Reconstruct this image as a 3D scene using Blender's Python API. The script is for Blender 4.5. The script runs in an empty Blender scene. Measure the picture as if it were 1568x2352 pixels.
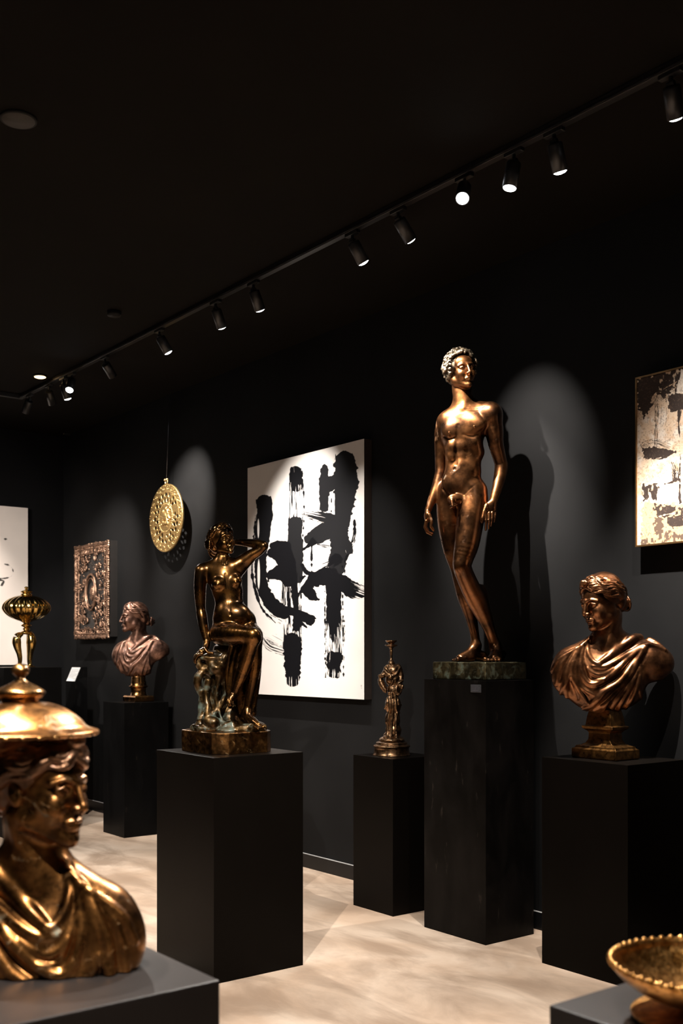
import bpy, bmesh, math, random
import numpy as np
from mathutils import Vector, Matrix, Euler

# ------------------------------------------------------------------ place
CAM_H = 1.5
FPX = 2450.0
HORIZON = 1505.0
ALPHA = math.radians(142.14)                 # heading of the view
VX, VY = math.cos(ALPHA), math.sin(ALPHA)    # view direction on plan
RX, RY = VY, -VX                             # right of the view
YAW = ALPHA - math.pi / 2
WALL_Y, END_X, CEIL = 4.44, -10.33, 3.73

def ray_y(px, y):
    "depth where the sight line of column px meets the vertical plane y"
    t = (px - 784) / FPX
    return y / (VY + t * RY)
def on_wall(px, py, y):
    d = ray_y(px, y); t = (px - 784) / FPX
    return d * (VX + t * RX), CAM_H + (HORIZON - py) / FPX * d
def project(x, y, z):
    d = x * VX + y * VY; r = x * RX + y * RY
    return 784 + FPX * r / d, HORIZON - FPX * (z - CAM_H) / d

scene = bpy.context.scene
COL = scene.collection

# ------------------------------------------------------------------ scene helpers
def tag(o, label=None, cat=None, group=None, kind=None):
    if label: o['label'] = label
    if cat: o['category'] = cat
    if group: o['group'] = group
    if kind: o['kind'] = kind
    return o
def empty(name, loc, rz=0.0):
    o = bpy.data.objects.new(name, None); COL.objects.link(o)
    o.location = loc; o.rotation_euler = (0, 0, rz); o.empty_display_size = 0.1
    return o
def link(name, me, mat=None, parent=None, loc=(0, 0, 0), rz=0.0):
    o = bpy.data.objects.new(name, me); COL.objects.link(o)
    if mat: me.materials.append(mat)
    o.location = loc; o.rotation_euler = (0, 0, rz)
    if parent: o.parent = parent
    return o
def finish(bm, name, mat=None, parent=None, smooth=False, loc=(0, 0, 0), rz=0.0, bevel=0.0, seg=2):
    me = bpy.data.meshes.new(name)
    bmesh.ops.recalc_face_normals(bm, faces=bm.faces)
    if smooth:
        for f in bm.faces: f.smooth = True
    bm.to_mesh(me); bm.free()
    o = link(name, me, mat, parent, loc, rz)
    if bevel:
        b = o.modifiers.new('edge', 'BEVEL'); b.width = bevel; b.segments = seg; b.limit_method = 'ANGLE'
    return o
def box_bm(bm, x0, x1, y0, y1, z0, z1):
    r = bmesh.ops.create_cube(bm, size=1.0)
    for v in r['verts']:
        v.co = Vector(((x0 + x1) / 2 + v.co.x * (x1 - x0), (y0 + y1) / 2 + v.co.y * (y1 - y0), (z0 + z1) / 2 + v.co.z * (z1 - z0)))
def box(name, x0, x1, y0, y1, z0, z1, mat, parent=None, bevel=0.0):
    "a box whose origin sits at the middle of its underside"
    bm = bmesh.new(); cx, cy = (x0 + x1) / 2, (y0 + y1) / 2
    box_bm(bm, x0 - cx, x1 - cx, y0 - cy, y1 - cy, 0, z1 - z0)
    return finish(bm, name, mat, parent, loc=(cx, cy, z0), bevel=bevel)
def lathe_bm(bm, prof, seg=48, cx=0.0, cy=0.0, ribs=0, rib_amp=0.0, rib_z=None):
    rings = []
    for (r, z) in prof:
        ring = []
        for i in range(seg):
            a = 2 * math.pi * i / seg
            rr = max(r, 1e-4)
            if ribs and rib_z and rib_z[0] < z < rib_z[1]:
                rr *= 1 + rib_amp * (abs(math.sin(a * ribs / 2)) - 0.6)
            ring.append(bm.verts.new((cx + rr * math.cos(a), cy + rr * math.sin(a), z)))
        rings.append(ring)
    for a, b in zip(rings, rings[1:]):
        for i in range(seg):
            j = (i + 1) % seg
            bm.faces.new((a[i], a[j], b[j], b[i]))
    bm.faces.new(rings[0][::-1]); bm.faces.new(rings[-1])
def lathe(name, prof, mat, parent=None, seg=48, loc=(0, 0, 0), smooth=True, **k):
    bm = bmesh.new(); lathe_bm(bm, prof, seg, **k)
    o = finish(bm, name, mat, parent, smooth=smooth, loc=loc)
    return o
def curve_prof(pts, n=6):
    "smooth a profile of (r, z) points"
    out = []
    P = [pts[0]] + list(pts) + [pts[-1]]
    for i in range(1, len(P) - 2):
        p0, p1, p2, p3 = P[i - 1], P[i], P[i + 1], P[i + 2]
        for q in range(n):
            t = q / n
            out.append(tuple(0.5 * ((2 * b) + (-a + c) * t + (2 * a - 5 * b + 4 * c - d) * t * t + (-a + 3 * b - 3 * c + d) * t ** 3)
                             for a, b, c, d in zip(p0, p1, p2, p3)))
    out.append(tuple(pts[-1]))
    return out
def tube_bm(bm, pts, r, seg=8):
    pts = [Vector(p) for p in pts]; rings = []
    for i, p in enumerate(pts):
        d = (pts[min(i + 1, len(pts) - 1)] - pts[max(i - 1, 0)]).normalized()
        up = Vector((0, 0, 1)) if abs(d.z) < .9 else Vector((1, 0, 0))
        a = d.cross(up).normalized(); b = d.cross(a)
        rr = r[i] if isinstance(r, (list, tuple)) else r
        rings.append([bm.verts.new(p + (a * math.cos(2 * math.pi * k / seg) + b * math.sin(2 * math.pi * k / seg)) * rr) for k in range(seg)])
    for A, B in zip(rings, rings[1:]):
        for k in range(seg): bm.faces.new((A[k], A[(k + 1) % seg], B[(k + 1) % seg], B[k]))
    bm.faces.new(rings[0][::-1]); bm.faces.new(rings[-1])

# ------------------------------------------------------------------ materials
def nodes(m):
    m.use_nodes = True
    return m.node_tree.nodes, m.node_tree.links, m.node_tree.nodes['Principled BSDF']
def noise(N, L, scale, detail=4, rough=.55, coord='Object', dist=0.0, stretch=None):
    tc = N.new('ShaderNodeTexCoord'); n = N.new('ShaderNodeTexNoise')
    n.inputs['Scale'].default_value = scale; n.inputs['Detail'].default_value = detail
    n.inputs['Roughness'].default_value = rough; n.inputs['Distortion'].default_value = dist
    if stretch:
        mp = N.new('ShaderNodeMapping'); mp.inputs['Scale'].default_value = stretch
        L.new(tc.outputs[coord], mp.inputs['Vector']); L.new(mp.outputs['Vector'], n.inputs['Vector'])
    else: L.new(tc.outputs[coord], n.inputs['Vector'])
    return n.outputs['Fac']
def ramp(N, L, src, stops):
    r = N.new('ShaderNodeValToRGB'); L.new(src, r.inputs['Fac'])
    e = r.color_ramp.elements
    while len(e) < len(stops): e.new(0.5)
    for i, (p, c) in enumerate(stops):
        e[i].position = p; e[i].color = (c, c, c, 1) if not isinstance(c, tuple) else c + (1,)
    return r.outputs['Color']
def mix(N, L, fac, a, b):
    m = N.new('ShaderNodeMix'); m.data_type = 'RGBA'
    if isinstance(fac, float): m.inputs[0].default_value = fac
    else: L.new(fac, m.inputs[0])
    for i, s in ((6, a), (7, b)):
        if isinstance(s, tuple): m.inputs[i].default_value = s + (1,)
        else: L.new(s, m.inputs[i])
    return m.outputs[2]
def bump(N, L, bsdf, src, strength, dist=0.005):
    b = N.new('ShaderNodeBump'); b.inputs['Strength'].default_value = strength; b.inputs['Distance'].default_value = dist
    L.new(src, b.inputs['Height']); L.new(b.outputs['Normal'], bsdf.inputs['Normal'])
def plain(name, col, rough=.6, metal=0.0, nscale=30, var=.15, bumpy=0.0, spec=.5):
    m = bpy.data.materials.new(name); N, L, B = nodes(m)
    f = noise(N, L, nscale)
    c2 = tuple(min(1, c * (1 + var)) for c in col); c1 = tuple(c * (1 - var) for c in col)
    L.new(mix(N, L, ramp(N, L, f, [(.35, 0.0), (.65, 1.0)]), c1, c2), B.inputs['Base Color'])
    B.inputs['Roughness'].default_value = rough; B.inputs['Metallic'].default_value = metal
    B.inputs['Specular IOR Level'].default_value = spec
    if bumpy: bump(N, L, B, f, bumpy)
    return m
def bronze(name, dark, bright, rough=(.28, .45), patina=0.0, pcol=(.16, .22, .16), scale=7.0, bumpy=.15, coat=.35, lowz=None):
    "aged bronze: brown and gold mottling, dull green verdigris in stains and hollows"
    m = bpy.data.materials.new(name); N, L, B = nodes(m)
    f = noise(N, L, scale, 6, .6, dist=.4); g = noise(N, L, scale * 3.3, 5, .65)
    base = mix(N, L, ramp(N, L, f, [(.36, 0.0), (.64, 1.0)]), dark, bright)
    fine = ramp(N, L, g, [(.35, .62), (.62, 1.0)])
    mu = N.new('ShaderNodeMix'); mu.data_type = 'RGBA'; mu.blend_type = 'MULTIPLY'; mu.inputs[0].default_value = 1
    L.new(base, mu.inputs[6]); L.new(fine, mu.inputs[7]); base = mu.outputs[2]
    rr = ramp(N, L, g, [(.3, rough[0]), (.7, rough[1])])
    if patina > 0:
        p = noise(N, L, scale * 1.4, 7, .7, dist=.8)
        mask = ramp(N, L, p, [(.68 - .25 * patina, 0.0), (.78 - .2 * patina, 1.0)])
        if lowz is not None:                              # verdigris gathered towards the foot of the casting
            tc = N.new('ShaderNodeTexCoord'); sp = N.new('ShaderNodeSeparateXYZ'); L.new(tc.outputs['Object'], sp.inputs[0])
            mr = N.new('ShaderNodeMapRange'); L.new(sp.outputs['Z'], mr.inputs['Value'])
            mr.inputs['From Min'].default_value = lowz[0]; mr.inputs['From Max'].default_value = lowz[1]
            mr.inputs['To Min'].default_value = 1.0; mr.inputs['To Max'].default_value = lowz[2]
            mm = N.new('ShaderNodeMath'); mm.operation = 'MULTIPLY'; L.new(mask, mm.inputs[0]); L.new(mr.outputs[0], mm.inputs[1])
            mask = mm.outputs[0]
        base = mix(N, L, mask, base, pcol)
        inv = N.new('ShaderNodeMath'); inv.operation = 'SUBTRACT'; inv.inputs[0].default_value = 1.0; L.new(mask, inv.inputs[1])
        L.new(inv.outputs[0], B.inputs['Metallic'])
        rr = mix(N, L, mask, rr, (.75, .75, .75))
    else: B.inputs['Metallic'].default_value = 1.0
    L.new(base, B.inputs['Base Color']); L.new(rr, B.inputs['Roughness'])
    B.inputs['Coat Weight'].default_value = coat; B.inputs['Coat Roughness'].default_value = .22   # the wax on a museum bronze
    if bumpy: bump(N, L, B, g, bumpy, .003)
    return m
def emitter(name, col, power):
    m = bpy.data.materials.new(name); N, L, B = nodes(m)
    B.inputs['Base Color'].default_value = (.8, .8, .8, 1)
    B.inputs['Emission Color'].default_value = col + (1,); B.inputs['Emission Strength'].default_value = power
    return m
def painted(name, attr, rough=.6, bumpy=.2):
    "paint whose colour lies on the canvas as a colour attribute"
    m = bpy.data.materials.new(name); N, L, B = nodes(m)
    a = N.new('ShaderNodeAttribute'); a.attribute_name = attr
    L.new(a.outputs['Color'], B.inputs['Base Color']); B.inputs['Roughness'].default_value = rough; B.inputs['Specular IOR Level'].default_value = .06
    bump(N, L, B, noise(N, L, 260, 2), bumpy, .0006)
    return m

# ------------------------------------------------------------------ sculpting: blended distance field on a grid -> mesh
def rot(axis, deg):
    return np.array(Matrix.Rotation(math.radians(deg), 3, axis))
class Sculpt:
    def __init__(s, lo, hi, vox):
        s.lo = np.array(lo, float); s.vox = vox
        s.n = np.ceil((np.array(hi, float) - s.lo) / vox).astype(int) + 1
        s.D = np.full(s.n, 0.05, np.float32)
        s.ax = [(s.lo[i] + vox * np.arange(s.n[i])).astype(np.float32) for i in range(3)]
        s.fr = (np.zeros(3), np.eye(3), 1.0)
    def frame(s, o=(0, 0, 0), R=None, k=1.0): s.fr = (np.array(o, float), np.eye(3) if R is None else R, k)
    def pt(s, p): o, R, k = s.fr; return o + R @ (k * np.array(p, float))
    def _sub(s, lo, hi):
        i0 = np.clip(np.floor((lo - s.lo) / s.vox).astype(int), 0, s.n); i1 = np.clip(np.ceil((hi - s.lo) / s.vox).astype(int) + 1, 0, s.n)
        if np.any(i1 <= i0): return None, None
        sl = tuple(slice(a, b) for a, b in zip(i0, i1))
        X = s.ax[0][sl[0]][:, None, None]; Y = s.ax[1][sl[1]][None, :, None]; Z = s.ax[2][sl[2]][None, None, :]
        return sl, (X, Y, Z)
    def _mergein(s, sl, d, k, sub):
        a = s.D[sl]
        if sub:
            d = -d; k = max(k, 1e-5)
            h = np.clip(.5 - .5 * (a - d) / k, 0, 1); s.D[sl] = a + (d - a) * h + k * h * (1 - h)
        else:
            k = max(k, 1e-5)
            h = np.clip(.5 + .5 * (d - a) / k, 0, 1); s.D[sl] = d + (a - d) * h - k * h * (1 - h)
    def cone(s, a, b, ra, rb, k=.01, sub=False):
        a, b = s.pt(a), s.pt(b); q = s.fr[2]; ra *= q; rb *= q; k *= q
        pad = max(ra, rb) + k + 3 * s.vox
        sl, G = s._sub(np.minimum(a, b) - pad, np.maximum(a, b) + pad)
        if sl is None: return
        X, Y, Z = G; ab = b - a; L2 = max(float(ab @ ab), 1e-12)
        t = np.clip(((X - a[0]) * ab[0] + (Y - a[1]) * ab[1] + (Z - a[2]) * ab[2]) / L2, 0, 1)
        d = np.sqrt((X - a[0] - t * ab[0]) ** 2 + (Y - a[1] - t * ab[1]) ** 2 + (Z - a[2] - t * ab[2]) ** 2) - (ra + (rb - ra) * t)
        s._mergein(sl, d.astype(np.float32), k, sub)
    def ball(s, c, r, k=.01, sub=False): s.cone(c, c, r, r, k, sub)
    def ell(s, c, r, k=.01, R=None, sub=False):
        c = s.pt(c); q = s.fr[2]; r = np.array(r, float) * q; k *= q
        M = s.fr[1] if R is None else s.fr[1] @ R
        ext = np.sqrt(((M * r[None, :]) ** 2).sum(1)) + k + 3 * s.vox
        sl, G = s._sub(c - ext, c + ext)
        if sl is None: return
        X, Y, Z = (G[0] - c[0]), (G[1] - c[1]), (G[2] - c[2])
        u = [X * M[0, i] + Y * M[1, i] + Z * M[2, i] for i in range(3)]
        k0 = np.sqrt(sum((u[i] / r[i]) ** 2 for i in range(3))); k1 = np.sqrt(sum((u[i] / r[i] ** 2) ** 2 for i in range(3))) + 1e-6
        s._mergein(sl, (k0 * (k0 - 1) / k1).astype(np.float32), k, sub)
    def slab(s, c, h, k=.005, R=None, sub=False, rnd=0.0):
        c = s.pt(c); q = s.fr[2]; h = np.array(h, float) * q; M = s.fr[1] if R is None else s.fr[1] @ R
        ext = (np.abs(M) * h[None, :]).sum(1) + k + 3 * s.vox
        sl, G = s._sub(c - ext, c + ext)
        if sl is None: return
        X, Y, Z = (G[0] - c[0]), (G[1] - c[1]), (G[2] - c[2])
        u = [np.abs(X * M[0, i] + Y * M[1, i] + Z * M[2, i]) - h[i] + rnd for i in range(3)]
        d = np.sqrt(sum(np.maximum(w, 0) ** 2 for w in u)) + np.minimum(np.maximum(np.maximum(u[0], u[1]), u[2]), 0) - rnd
        s._mergein(sl, d.astype(np.float32), k, sub)
    def limb(s, pts, k=.015, n=1, sub=False):
        "pts: list of (point, radius): one even, tapering limb, blended into the body as a whole"
        o, M_, q = s.fr
        A = [tuple(s.pt(p)) + (r * q,) for p, r in pts]
        if n > 1 and len(A) > 2: A = curve_prof(A, n)
        k *= q; A = np.array(A); pad = A[:, 3].max() + k + 3 * s.vox
        sl, G = s._sub(A[:, :3].min(0) - pad, A[:, :3].max(0) + pad)
        if sl is None: return
        T = np.full(s.D[sl].shape, .05, np.float32); keep = s.D, s.fr; off = [w.start for w in sl]
        for p, r in zip(A[:-1], A[1:]):
            pd = max(p[3], r[3]) + k + 3 * s.vox; lo = np.minimum(p[:3], r[:3]) - pd; hi = np.maximum(p[:3], r[:3]) + pd
            s2, G2 = s._sub(lo, hi)
            if s2 is None: continue
            loc = tuple(slice(max(0, w.start - f), min(T.shape[i], w.stop - f)) for i, (w, f) in enumerate(zip(s2, off)))
            X = s.ax[0][loc[0].start + off[0]:loc[0].stop + off[0]][:, None, None]; Y = s.ax[1][loc[1].start + off[1]:loc[1].stop + off[1]][None, :, None]
            Z = s.ax[2][loc[2].start + off[2]:loc[2].stop + off[2]][None, None, :]
            ab = r[:3] - p[:3]; L2 = max(float(ab @ ab), 1e-12)
            t = np.clip(((X - p[0]) * ab[0] + (Y - p[1]) * ab[1] + (Z - p[2]) * ab[2]) / L2, 0, 1)
            d = np.sqrt((X - p[0] - t * ab[0]) ** 2 + (Y - p[1] - t * ab[1]) ** 2 + (Z - p[2] - t * ab[2]) ** 2) - (p[3] + (r[3] - p[3]) * t)
            T[loc] = np.minimum(T[loc], d.astype(np.float32))
        s._mergein(sl, T, k, sub)
    def front(s, x, z):
        "y of the first surface met from the -y side at (x, z)"
        i = int(round((x - s.lo[0]) / s.vox)); j = int(round((z - s.lo[2]) / s.vox))
        if not (0 <= i < s.n[0] and 0 <= j < s.n[2]): return None
        col = s.D[i, :, j]; w = np.nonzero(col < 0)[0]
        if len(w) == 0: return None
        q = int(w[0]); t = 0.0 if q == 0 else col[q - 1] / (col[q - 1] - col[q])
        return float(s.ax[1][q] - s.vox * (1 - t))
    def ridge(s, pts, r, k=.006, sub=False, sink=0.0, n=6):
        "a fold laid along the front surface through (x, z) points; r one radius or one per point"
        P = curve_prof([(p[0], p[1]) for p in pts], n)
        R = [r] * len(P) if isinstance(r, (int, float)) else list(np.interp(np.linspace(0, 1, len(P)), np.linspace(0, 1, len(r)), r))
        runs, cur = [], []
        for (x, z), rr in zip(P, R):
            y = s.front(x, z)
            if y is None or (cur and abs(y - cur[-1][0][1]) > .06):
                if len(cur) > 1: runs.append(cur)
                cur = []
            if y is not None: cur.append((np.array((x, y + sink, z)), rr))
        if len(cur) > 1: runs.append(cur)
        for run in runs:
            ys = np.array([p[0][1] for p in run])
            for _ in range(3): ys[1:-1] = (ys[:-2] + 2 * ys[1:-1] + ys[2:]) / 4
            for p, y in zip(run, ys): p[0][1] = y
            s.limb(run, k, 1, sub)
    def soften(s, n=1):
        for _ in range(n):
            for a in range(3):
                D = np.moveaxis(s.D, a, 0); D[1:-1] = (D[:-2] + 2 * D[1:-1] + D[2:]) * .25
    def bulge(s, x, z, r, out, k=.015, R=None, sub=False):
        "a shallow swelling (or hollow) that stands `out` proud of the front surface at (x, z)"
        y = s.front(x, z)
        if y is not None: s.ell((x, y + (r[1] - out) * (-1 if sub else 1), z), r, k, R, sub)
    def wobble(s, amp, freq, seed=0, zlo=None, zhi=None):
        rg = np.random.RandomState(seed); sl = [slice(None)] * 3
        if zlo is not None:
            sl[2] = slice(max(0, int((zlo - s.lo[2]) / s.vox)), max(0, int((zhi - s.lo[2]) / s.vox)))
        sl = tuple(sl)
        X = s.ax[0][sl[0]][:, None, None]; Y = s.ax[1][sl[1]][None, :, None]; Z = s.ax[2][sl[2]][None, None, :]
        acc = 0
        for o in range(3):
            for _ in range(4):
                d = rg.normal(size=3); d /= np.linalg.norm(d); f = freq * 2 ** o * rg.uniform(.7, 1.3)
                acc = acc + np.sin(X * d[0] * f + Y * d[1] * f + Z * d[2] * f + rg.uniform(0, 6.28)).astype(np.float32) / 2 ** o
        s.D[sl] += acc * (amp / 4)
    def mesh(s, name):
        D = s.D; D[0] = D[-1] = .05; D[:, 0] = D[:, -1] = .05; D[:, :, 0] = D[:, :, -1] = .05
        I = D < 0; c = np.zeros(np.array(D.shape) - 1, np.uint8)
        for dx in (0, 1):
            for dy in (0, 1):
                for dz in (0, 1):
                    c += I[dx:D.shape[0] - 1 + dx, dy:D.shape[1] - 1 + dy, dz:D.shape[2] - 1 + dz]
        act = np.argwhere((c > 0) & (c < 8)); ids = np.full(c.shape, -1, np.int32); ids[tuple(act.T)] = np.arange(len(act))
        corner = [(a, b, e) for a in (0, 1) for b in (0, 1) for e in (0, 1)]
        val = {q: D[act[:, 0] + q[0], act[:, 1] + q[1], act[:, 2] + q[2]] for q in corner}
        pos = np.zeros((len(act), 3), np.float64); cnt = np.zeros(len(act))
        for p in corner:
            for a in range(3):
                if p[a] == 0:
                    q = list(p); q[a] = 1; q = tuple(q); u, v = val[p], val[q]; m = (u < 0) != (v < 0)
                    t = np.where(m, u / np.where(m, u - v, 1), 0)
                    for i in range(3): pos[:, i] += np.where(m, p[i] + (t if i == a else 0), 0)
                    cnt += m
        pos = (act + pos / cnt[:, None]) * s.vox + s.lo
        F = []
        for a in range(3):
            b, e = (a + 1) % 3, (a + 2) % 3
            s0 = [slice(None)] * 3; s1 = [slice(None)] * 3; s0[a] = slice(0, -1); s1[a] = slice(1, None)
            A, B = I[tuple(s0)], I[tuple(s1)]; w = np.argwhere(A != B)
            w = w[(w[:, b] > 0) & (w[:, e] > 0) & (w[:, b] < D.shape[b] - 1) & (w[:, e] < D.shape[e] - 1)]
            def cell(db, de):
                q = w.copy(); q[:, b] -= db; q[:, e] -= de; return ids[tuple(q.T)]
            f = np.stack([cell(1, 1), cell(0, 1), cell(0, 0), cell(1, 0)], 1); ins = A[tuple(w.T)]
            f[~ins] = f[~ins][:, ::-1]; F.append(f)
        F = np.concatenate(F); F = F[(F >= 0).all(1)]
        return raw_mesh(name, pos, F)
def raw_mesh(name, V, F, smooth=True):
    me = bpy.data.meshes.new(name); n = F.shape[1]
    me.vertices.add(len(V)); me.vertices.foreach_set('co', np.ascontiguousarray(V, np.float32).ravel())
    me.loops.add(F.size); me.loops.foreach_set('vertex_index', F.astype(np.int32).ravel())
    me.polygons.add(len(F)); me.polygons.foreach_set('loop_start', np.arange(0, F.size, n, dtype=np.int32))
    me.polygons.foreach_set('loop_total', np.full(len(F), n, np.int32))
    me.polygons.foreach_set('use_smooth', np.full(len(F), smooth))
    me.update(calc_edges=True); me.validate()
    return me

class View:
    "reads places off the sight lines: a local frame (x right, y away, z up) standing at a figure's foot"
    def __init__(s, x, y, z, crop=(0, 0, 1.0)):
        s.w = (x, y, z); s.d = x * VX + y * VY; s.r = x * RX + y * RY; s.crop = crop
        s.m = s.d / FPX / crop[2]                 # metres per crop unit
    def __call__(s, cx, cy, y=0.0):
        px, py = s.crop[0] + cx / s.crop[2], s.crop[1] + cy / s.crop[2]; d = s.d + y
        return ((px - 784) / FPX * d - s.r, y, CAM_H + (HORIZON - py) / FPX * d - s.w[2])
# ------------------------------------------------------------------ materials in use
M = {}
M['wall'] = plain('charcoal_wall_paint', (.0066, .0065, .0066), .72, nscale=2.2, var=.18, spec=.12)
M['endwall'] = plain('charcoal_end_wall_paint', (.0045, .0044, .0047), .8, nscale=2.2, var=.2, spec=.1)
M['ceiling'] = plain('black_ceiling_paint', (.0062, .0050, .0038), .85, nscale=1.5, var=.12, spec=.08)
M['black'] = plain('black_metal', (.012, .012, .013), .38, nscale=20, spec=.5)
M['matte'] = plain('matte_black', (.010, .010, .010), .7, spec=.2)
M['baseboard'] = plain('black_gloss_baseboard', (.006, .006, .0065), .35, spec=.25)
M['edgeline'] = plain('edge_highlight_paint', (.42, .42, .42), .35)  # pale colour for the painted highlight on the baseboards
M['lamp_glass'] = emitter('lit_lamp_glass', (.93, .96, 1.0), 38.0)
M['dim_glass'] = emitter('shaded_lamp_glass', (.93, .96, 1.0), 5.0)
M['warm_glass'] = emitter('warm_downlight_glass', (1.0, .62, .28), 6.0)

def floor_mat():
    m = bpy.data.materials.new('polished_concrete_floor'); N, L, B = nodes(m)
    a = noise(N, L, 1.1, 6, .6, dist=.6, stretch=(1, 1, 1)); b = noise(N, L, 2.4, 7, .62, dist=.5, stretch=(.7, 1.5, 1))
    c = mix(N, L, ramp(N, L, a, [(.35, 0.0), (.65, 1.0)]), (.56, .395, .275), (.80, .65, .515))
    c = mix(N, L, ramp(N, L, b, [(.38, .75), (.58, 0.0)]), c, (.36, .25, .175))
    L.new(c, B.inputs['Base Color']); B.inputs['Specular IOR Level'].default_value = .45
    L.new(ramp(N, L, b, [(.3, .34), (.7, .5)]), B.inputs['Roughness'])
    bump(N, L, B, b, .05, .002)
    return m
M['floor'] = floor_mat()
def plinth_mat(name, col, rough, worn=0.0, spec=.06):
    m = bpy.data.materials.new(name); N, L, B = nodes(m)
    f = noise(N, L, 5, 6, .65, dist=.5, stretch=(1, 1, .45)); g = noise(N, L, 26, 4, .6, stretch=(1, 1, .25))
    c = mix(N, L, ramp(N, L, f, [(.4, 0.0), (.7, 1.0)]), col, tuple(min(1, v * (1.25 + 1.6 * worn)) for v in col))
    if worn: c = mix(N, L, ramp(N, L, g, [(.64, 0.0), (.74, .6 * worn)]), c, (.050, .040, .033))
    L.new(c, B.inputs['Base Color']); B.inputs['Roughness'].default_value = rough
    B.inputs['Specular IOR Level'].default_value = spec
    return m
M['plinth'] = plinth_mat('dark_brown_black_lacquer', (.0028, .0021, .0016), .40)
M['plinth_worn'] = plinth_mat('worn_blackened_steel', (.0034, .0029, .0026), .34, 1.0)
M['plinth_grey'] = plinth_mat('charcoal_lacquer', (.0034, .0033, .0033), .38, .3)
M['plinth_front'] = plinth_mat('matt_grey_lacquer', (.013, .0105, .0095), .45, .1, .25)

# ------------------------------------------------------------------ room shell
X1, Y0 = 3.0, -4.0
def slab(name, *b, mat):
    return tag(box(name, *b, mat), kind='structure')
slab('floor', END_X - .2, X1 + .2, Y0 - .2, WALL_Y + .2, -.1, 0, mat=M['floor'])
slab('ceiling', END_X - .2, X1 + .2, Y0 - .2, WALL_Y + .2, CEIL, CEIL + .1, mat=M['ceiling'])
slab('wall_right', END_X - .2, X1 + .2, WALL_Y, WALL_Y + .2, 0, CEIL, mat=M['wall'])
slab('wall_far', END_X - .2, END_X, Y0, WALL_Y, 0, CEIL, mat=M['endwall'])
slab('wall_left', END_X - .2, X1 + .2, Y0 - .2, Y0, 0, CEIL, mat=M['wall'])
slab('wall_near', X1, X1 + .2, Y0, WALL_Y, 0, CEIL, mat=M['wall'])
def baseboard(name, x0, x1, y0, y1):
    b = tag(box(name, x0, x1, y0, y1, 0, .095, M['baseboard']), kind='structure')
    h = link_highlight(b, x1 - x0, y1 - y0)
def link_highlight(b, lx, ly):
    bm = bmesh.new(); box_bm(bm, -lx / 2, lx / 2, -ly / 2, ly / 2, .0951, .098)  # pale strip paints the highlight along the baseboard's top edge
    return finish(bm, 'top_highlight', M['edgeline'], b)
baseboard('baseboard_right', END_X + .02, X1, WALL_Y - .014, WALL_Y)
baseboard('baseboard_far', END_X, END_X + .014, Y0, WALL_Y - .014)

# ------------------------------------------------------------------ ceiling fittings
def disc(name, x, y, r, h, mat, label, cat):
    return tag(lathe(name, [(r * .96, 0), (r, h * .3), (r, h)], mat, loc=(x, y, CEIL - h)), label, cat)
M['speaker_face'] = plain('dark_speaker_grille', (.034, .030, .026), .7, nscale=300)
cs = empty('ceiling_speaker', (-4.32, 1.66, CEIL - .012)); tag(cs, 'round dark flush speaker in the black ceiling, upper left', 'ceiling speaker')
lathe('grille', [(.066, 0), (.068, .004), (.068, .012)], M['speaker_face'], cs)
lathe('rim', [(.070, .002), (.074, .002), (.076, .012), (.070, .012)], M['matte'], cs)
d_ = 2.23 * FPX / 790.0; x_ = d_ * VX + (262 - 784) / FPX * d_ * RX; y_ = d_ * VY + (262 - 784) / FPX * d_ * RY
disc('smoke_detector', x_, y_, .045, .03, M['matte'], 'small black smoke detector on the ceiling, halfway along the track', 'smoke detector')
d_ = 2.23 * FPX / 642.0; t_ = (92 - 784) / FPX
dl = empty('recessed_downlight', (d_ * (VX + t_ * RX), d_ * (VY + t_ * RY), CEIL - .01)); tag(dl, 'amber glowing recessed downlight in the ceiling beyond the track', 'downlight')
lathe('trim_ring', [(.046, 0), (.056, .002), (.056, .01), (.046, .01)], M['black'], dl)
lathe('lamp_glass', [(.030, -.008), (.044, -.003), (.045, .01)], M['warm_glass'], dl)
# dome camera high on the wall by the far corner
x_, z_ = on_wall(148, 991, WALL_Y - .05)
cam_ = empty('security_camera', (x_, WALL_Y, z_)); tag(cam_, 'tiny round camera with a shiny ring, high in the far wall corner', 'security camera')
M['steel'] = plain('bright_ring_metal', (.75, .62, .48), .22, 1.0)
def ring_mesh(R, r, n=24, k=8):
    bm = bmesh.new(); tube_bm(bm, [(R * math.cos(a), 0, R * math.sin(a)) for a in [2 * math.pi * i / n for i in range(n + 1)]], r, k); return bm
finish(ring_mesh(.030, .006), 'lens_ring', M['steel'], cam_, smooth=True, loc=(0, -.062, 0))
b_ = lathe('housing', [(.036, 0), (.036, .04), (.03, .062)], M['black'], cam_); b_.rotation_euler = (math.pi / 2, 0, 0)

# ------------------------------------------------------------------ track and its lamps
TY, TZ = 3.44, CEIL - .035
tr = empty('lighting_track', (-8.9, TY, CEIL)); tag(tr, 'long black lighting track running along the ceiling above the pedestals', 'lighting track')
def rail(x0, x1, y0, y1):
    bm = bmesh.new(); ox, oy = -8.9, TY
    box_bm(bm, x0 - ox, x1 - ox, y0 - oy, y1 - oy, -.035, -.0)
    o = finish(bm, 'rail', M['black'], tr, bevel=.003)
    return o
rail(-8.92, 1.5, TY - .018, TY + .018)
rail(-8.918, -8.882, -1.2, TY - .018)
bm = bmesh.new(); box_bm(bm, -.02, 10.4, -.021, -.0185, -.030, -.024); finish(bm, 'conductor_strip', M['steel_dark'] if 'steel_dark' in M else M.setdefault('steel_dark', plain('dull_steel', (.30, .30, .31), .3, 1.0)), tr)
tr2 = empty('lighting_track', (-8.9, .6, CEIL)); tag(tr2, 'unseen second black lighting track added over the middle of the gallery', 'lighting track')  # out of view, added to carry the extra lamps below
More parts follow.
